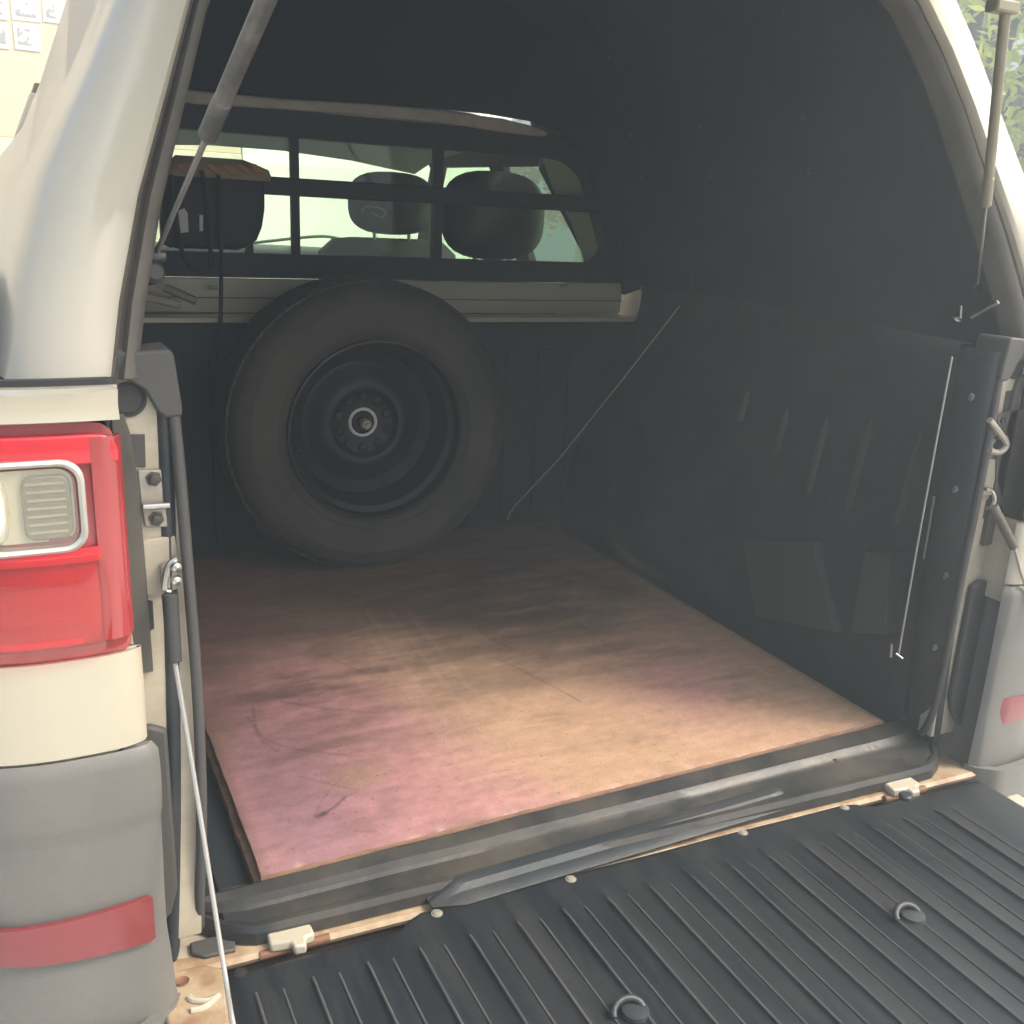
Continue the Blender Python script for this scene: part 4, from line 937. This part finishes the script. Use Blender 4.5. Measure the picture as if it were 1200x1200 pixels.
# tread blocks joined along the crown
bm = B()
for k in range(72):
    for (h0, h1, ro) in ((-0.190, -0.150, 0), (-0.142, -0.110, .5), (-0.102, -0.070, 0), (-0.062, -0.030, .5)):
        a0 = 2 * math.pi * (k + ro) / 72; a1 = a0 + 2 * math.pi / 72 * 0.88
        rO = 0.3495 if -0.16 < (h0 + h1) / 2 < -0.05 else 0.3478
        vs = []
        for r_ in (0.330, rO):
            for (a_, h_) in ((a0, h0), (a1, h0), (a1, h1), (a0, h1)):
                vs.append(bm.verts.new(wc + Vector((math.cos(a_) * r_, -h_, math.sin(a_) * r_))))
        for f in ((3, 2, 1, 0), (4, 5, 6, 7), (0, 1, 5, 4), (1, 2, 6, 5), (2, 3, 7, 6), (3, 0, 4, 7)): bm.faces.new([vs[i] for i in f])
tr = put('tread', bm, M['tyre'], sw, smooth=False); tr['kind'] = 'stuff'
rp = [(0.214, -0.035), (0.2145, -0.008), (0.212, -0.002), (0.2085, -0.002), (0.206, -0.010), (0.203, -0.026), (0.190, -0.034), (0.186, -0.05), (0.182, -0.085), (0.176, -0.110), (0.160, -0.120), (0.150, -0.128), (0.140, -0.126), (0.120, -0.108), (0.105, -0.098), (0.092, -0.095), (0.085, -0.098), (0.080, -0.112), (0.072, -0.118), (0.035, -0.118), (0.031, -0.118), (0.030, -0.13)]
bm = B(); b_lathe(bm, rp, wc, ax, 96); rim = put('rim', bm, M['rim'], sw)
lipb = B(); b_lathe(lipb, [(0.2125, -0.004), (0.2135, 0.0015), (0.2110, 0.0025), (0.2095, 0.0), (0.2105, -0.005)], wc, ax, 96); put('rim_lip', lipb, M['bolt'], (sw, rim))
for k in range(10):     # ventilation dimples round the hub
    a = 2 * math.pi * (k + .5) / 10; c = wc + Vector((math.cos(a) * 0.063, 0.115, math.sin(a) * 0.063))
    bm = B(); b_lathe(bm, [(0.012, 0), (0.011, 0.006), (0.006, 0.009), (0, 0.009)], c, ax, 12); put('hub_boss', bm, M['rim'], (sw, rim))
hc = wc + Vector((0, 0.118, 0))
bm = B(); b_lathe(bm, [(0.029, 0.0), (0.0315, 0.004), (0.0335, 0.006), (0.0355, 0.004), (0.037, 0)], hc, ax, 36); put('hub_ring', bm, M['paper'], sw)
bm = B(); b_lathe(bm, [(0.029, -0.02), (0.024, 0.0), (0.020, 0.004), (0.016, 0.0), (0.014, -0.01)], hc, ax, 28); put('hub_bore', bm, M['bolt'], sw)
bm = B(); b_lathe(bm, [(0.013, -0.01), (0.013, 0.012), (0.010, 0.016), (0.006, 0.016), (0.004, 0.022), (0, 0.022)], hc + Vector((0.006, 0, -0.004)), ax, 18); put('fixing_nut', bm, M['plate'], sw)
for a, rr in ((-70, 0.165), (-42, 0.17), (200, 0.172)):
    c = wc + Vector((math.cos(math.radians(a)) * rr, 0.108, math.sin(math.radians(a)) * rr))
    bm = B(); b_lathe(bm, [(0.007, 0), (0.006, 0.004), (0, 0.005)], c, ax, 10); put('rivet', bm, M['rim'], (sw, rim))

# ---- cord strung to the corner
cd_ = tube('tie_cord', [at(797, 358, 'y', 2.02), at(735, 438, 'y', 2.10), at(655, 538, 'y', 2.20), at(606, 590, 'y', 2.28), at(597, 602, 'y', 2.29), at(595, 609, 'y', 2.29)], 0.0019, M['cable'], None, seg=8)
tagp(cd_, 'thin pale cord stretched from the right bed rail down to the bulkhead foot', 'cord')

# ---- bag hanging by the left of the rear window
y = 2.44
c0 = at(200, 180, 'y', y); c1 = at(308, 290, 'y', y)
bg_ = Thing('hanging_bag', 'black nylon bag with orange and tan top hanging at the left of the rear window', 'bag', ((c0.x + c1.x) / 2, y, c1.z))
rr = []
for py, xl, xr, th in ((206, 188, 309, .030), (215, 188, 309, .036), (240, 187, 309, .04), (262, 187, 306, .04), (278, 188, 300, .036), (286, 192, 290, .026), (290, 200, 280, .012)):
    a = at(xl, py, 'y', y); b_ = at(xr, py, 'y', y); cx = (a.x + b_.x) / 2; hw = (b_.x - a.x) / 2
    rr.append([Vector((cx + hw * math.copysign(abs(math.cos(t)) ** 0.35, math.cos(t)), y - th * math.copysign(abs(math.sin(t)) ** 0.7, math.sin(t)), a.z + .002 * math.sin(t * 5))) for t in [2 * math.pi * k / 32 for k in range(32)]])
bm = B(); b_loft(bm, rr, True, True); put('bag_body', bm, M['bag'], bg_)
rr = []
for py, xl, xr, th in ((205.5, 190, 316, .034), (200, 192, 317, .036), (192, 195, 314, .033), (187, 200, 300, .026), (182, 205, 285, .016)):
    a = at(xl, py, 'y', y); b_ = at(xr, py, 'y', y); cx = (a.x + b_.x) / 2; hw = (b_.x - a.x) / 2
    rr.append([Vector((cx + hw * math.copysign(abs(math.cos(t)) ** 0.35, math.cos(t)), y - th * math.copysign(abs(math.sin(t)) ** 0.7, math.sin(t)), a.z)) for t in [2 * math.pi * k / 32 for k in range(32)]])
bm = B(); b_loft(bm, rr, True, True); put('bag_top', bm, M['tan'], bg_)
for x0, x1 in ((205, 222), (240, 256), (258, 274), (276, 292), (292, 304)):
    pts = [at(x0, 193, 'y', y - .040), at(x0 + 8, 192, 'y', y - .040), at(x1 + 6, 203, 'y', y - .040), at(x1 - 3, 204, 'y', y - .040)]
    prism('orange_patch', pts, (0, 0.01, 0), M['orange'], bg_, bevel=0.001)
for q, r_ in ((((200, 205), (205, 240), (212, 290), (222, 312), (228, 317)), .007), (((236, 200), (243, 230), (246, 280), (248, 315)), .007), (((256, 205), (259, 290), (259, 350), (257, 430)), .0065)):
    bm = B(); b_tube(bm, smooth_path([at(px, py, 'y', y - .052) for px, py in q], 5), r_ * 0.75, 8); put('strap', bm, M['bag'], bg_)
pts = [at(px, py, 'y', y - .046) for px, py in ((208, 248), (216, 244), (220, 250), (221, 272), (207, 274))]
prism('label_patch', pts, (0, 0.004, 0), M['white'], bg_, bevel=0)
pts = [at(px, py, 'y', y - .046) for px, py in ((234, 252), (238, 252), (238, 271), (234, 271))]
prism('label_patch', pts, (0, 0.004, 0), M['white'], bg_, bevel=0)

# ---- two rods lying on the ledge
for (p, q_, lab, m) in (((193, 337), (230, 353), 'short bright metal rod lying on the cream ledge under the window', 'plate'), ((160, 345), (212, 358), 'longer dull metal rod lying left of the bright rod on the cream ledge', 'jamb')):
    bm = B(); b_tube(bm, [at(*p, 'y', 2.41), at(*q_, 'y', 2.39)], 0.010, 12); o = put('metal_rod', bm, M[m], None, bevel=0.002); tagp(o, lab, 'rod', 'rods on the ledge')

# ================================================================== VEIL (volume added to imitate lens glare)
if LENS_VEIL > 0:
    bm = B(); b_box(bm, (-45, -32, -1.4), (45, 62, 6.5)); hz = put('lens_veil', bm, None, None, smooth=False); hz['kind'] = 'stuff'
    m = bpy.data.materials.new('lens_veil'); m.use_nodes = True; nt = m.node_tree; nt.nodes.clear(); o = nd(nt, 'ShaderNodeOutputMaterial')
    pv = nd(nt, 'ShaderNodeVolumePrincipled'); pv.inputs['Density'].default_value = LENS_VEIL; pv.inputs['Color'].default_value = (0.78, 0.92, 1.0, 1); pv.inputs['Anisotropy'].default_value = 0.35
    nt.links.new(pv.outputs[0], o.inputs['Volume']); hz.data.materials.append(m)
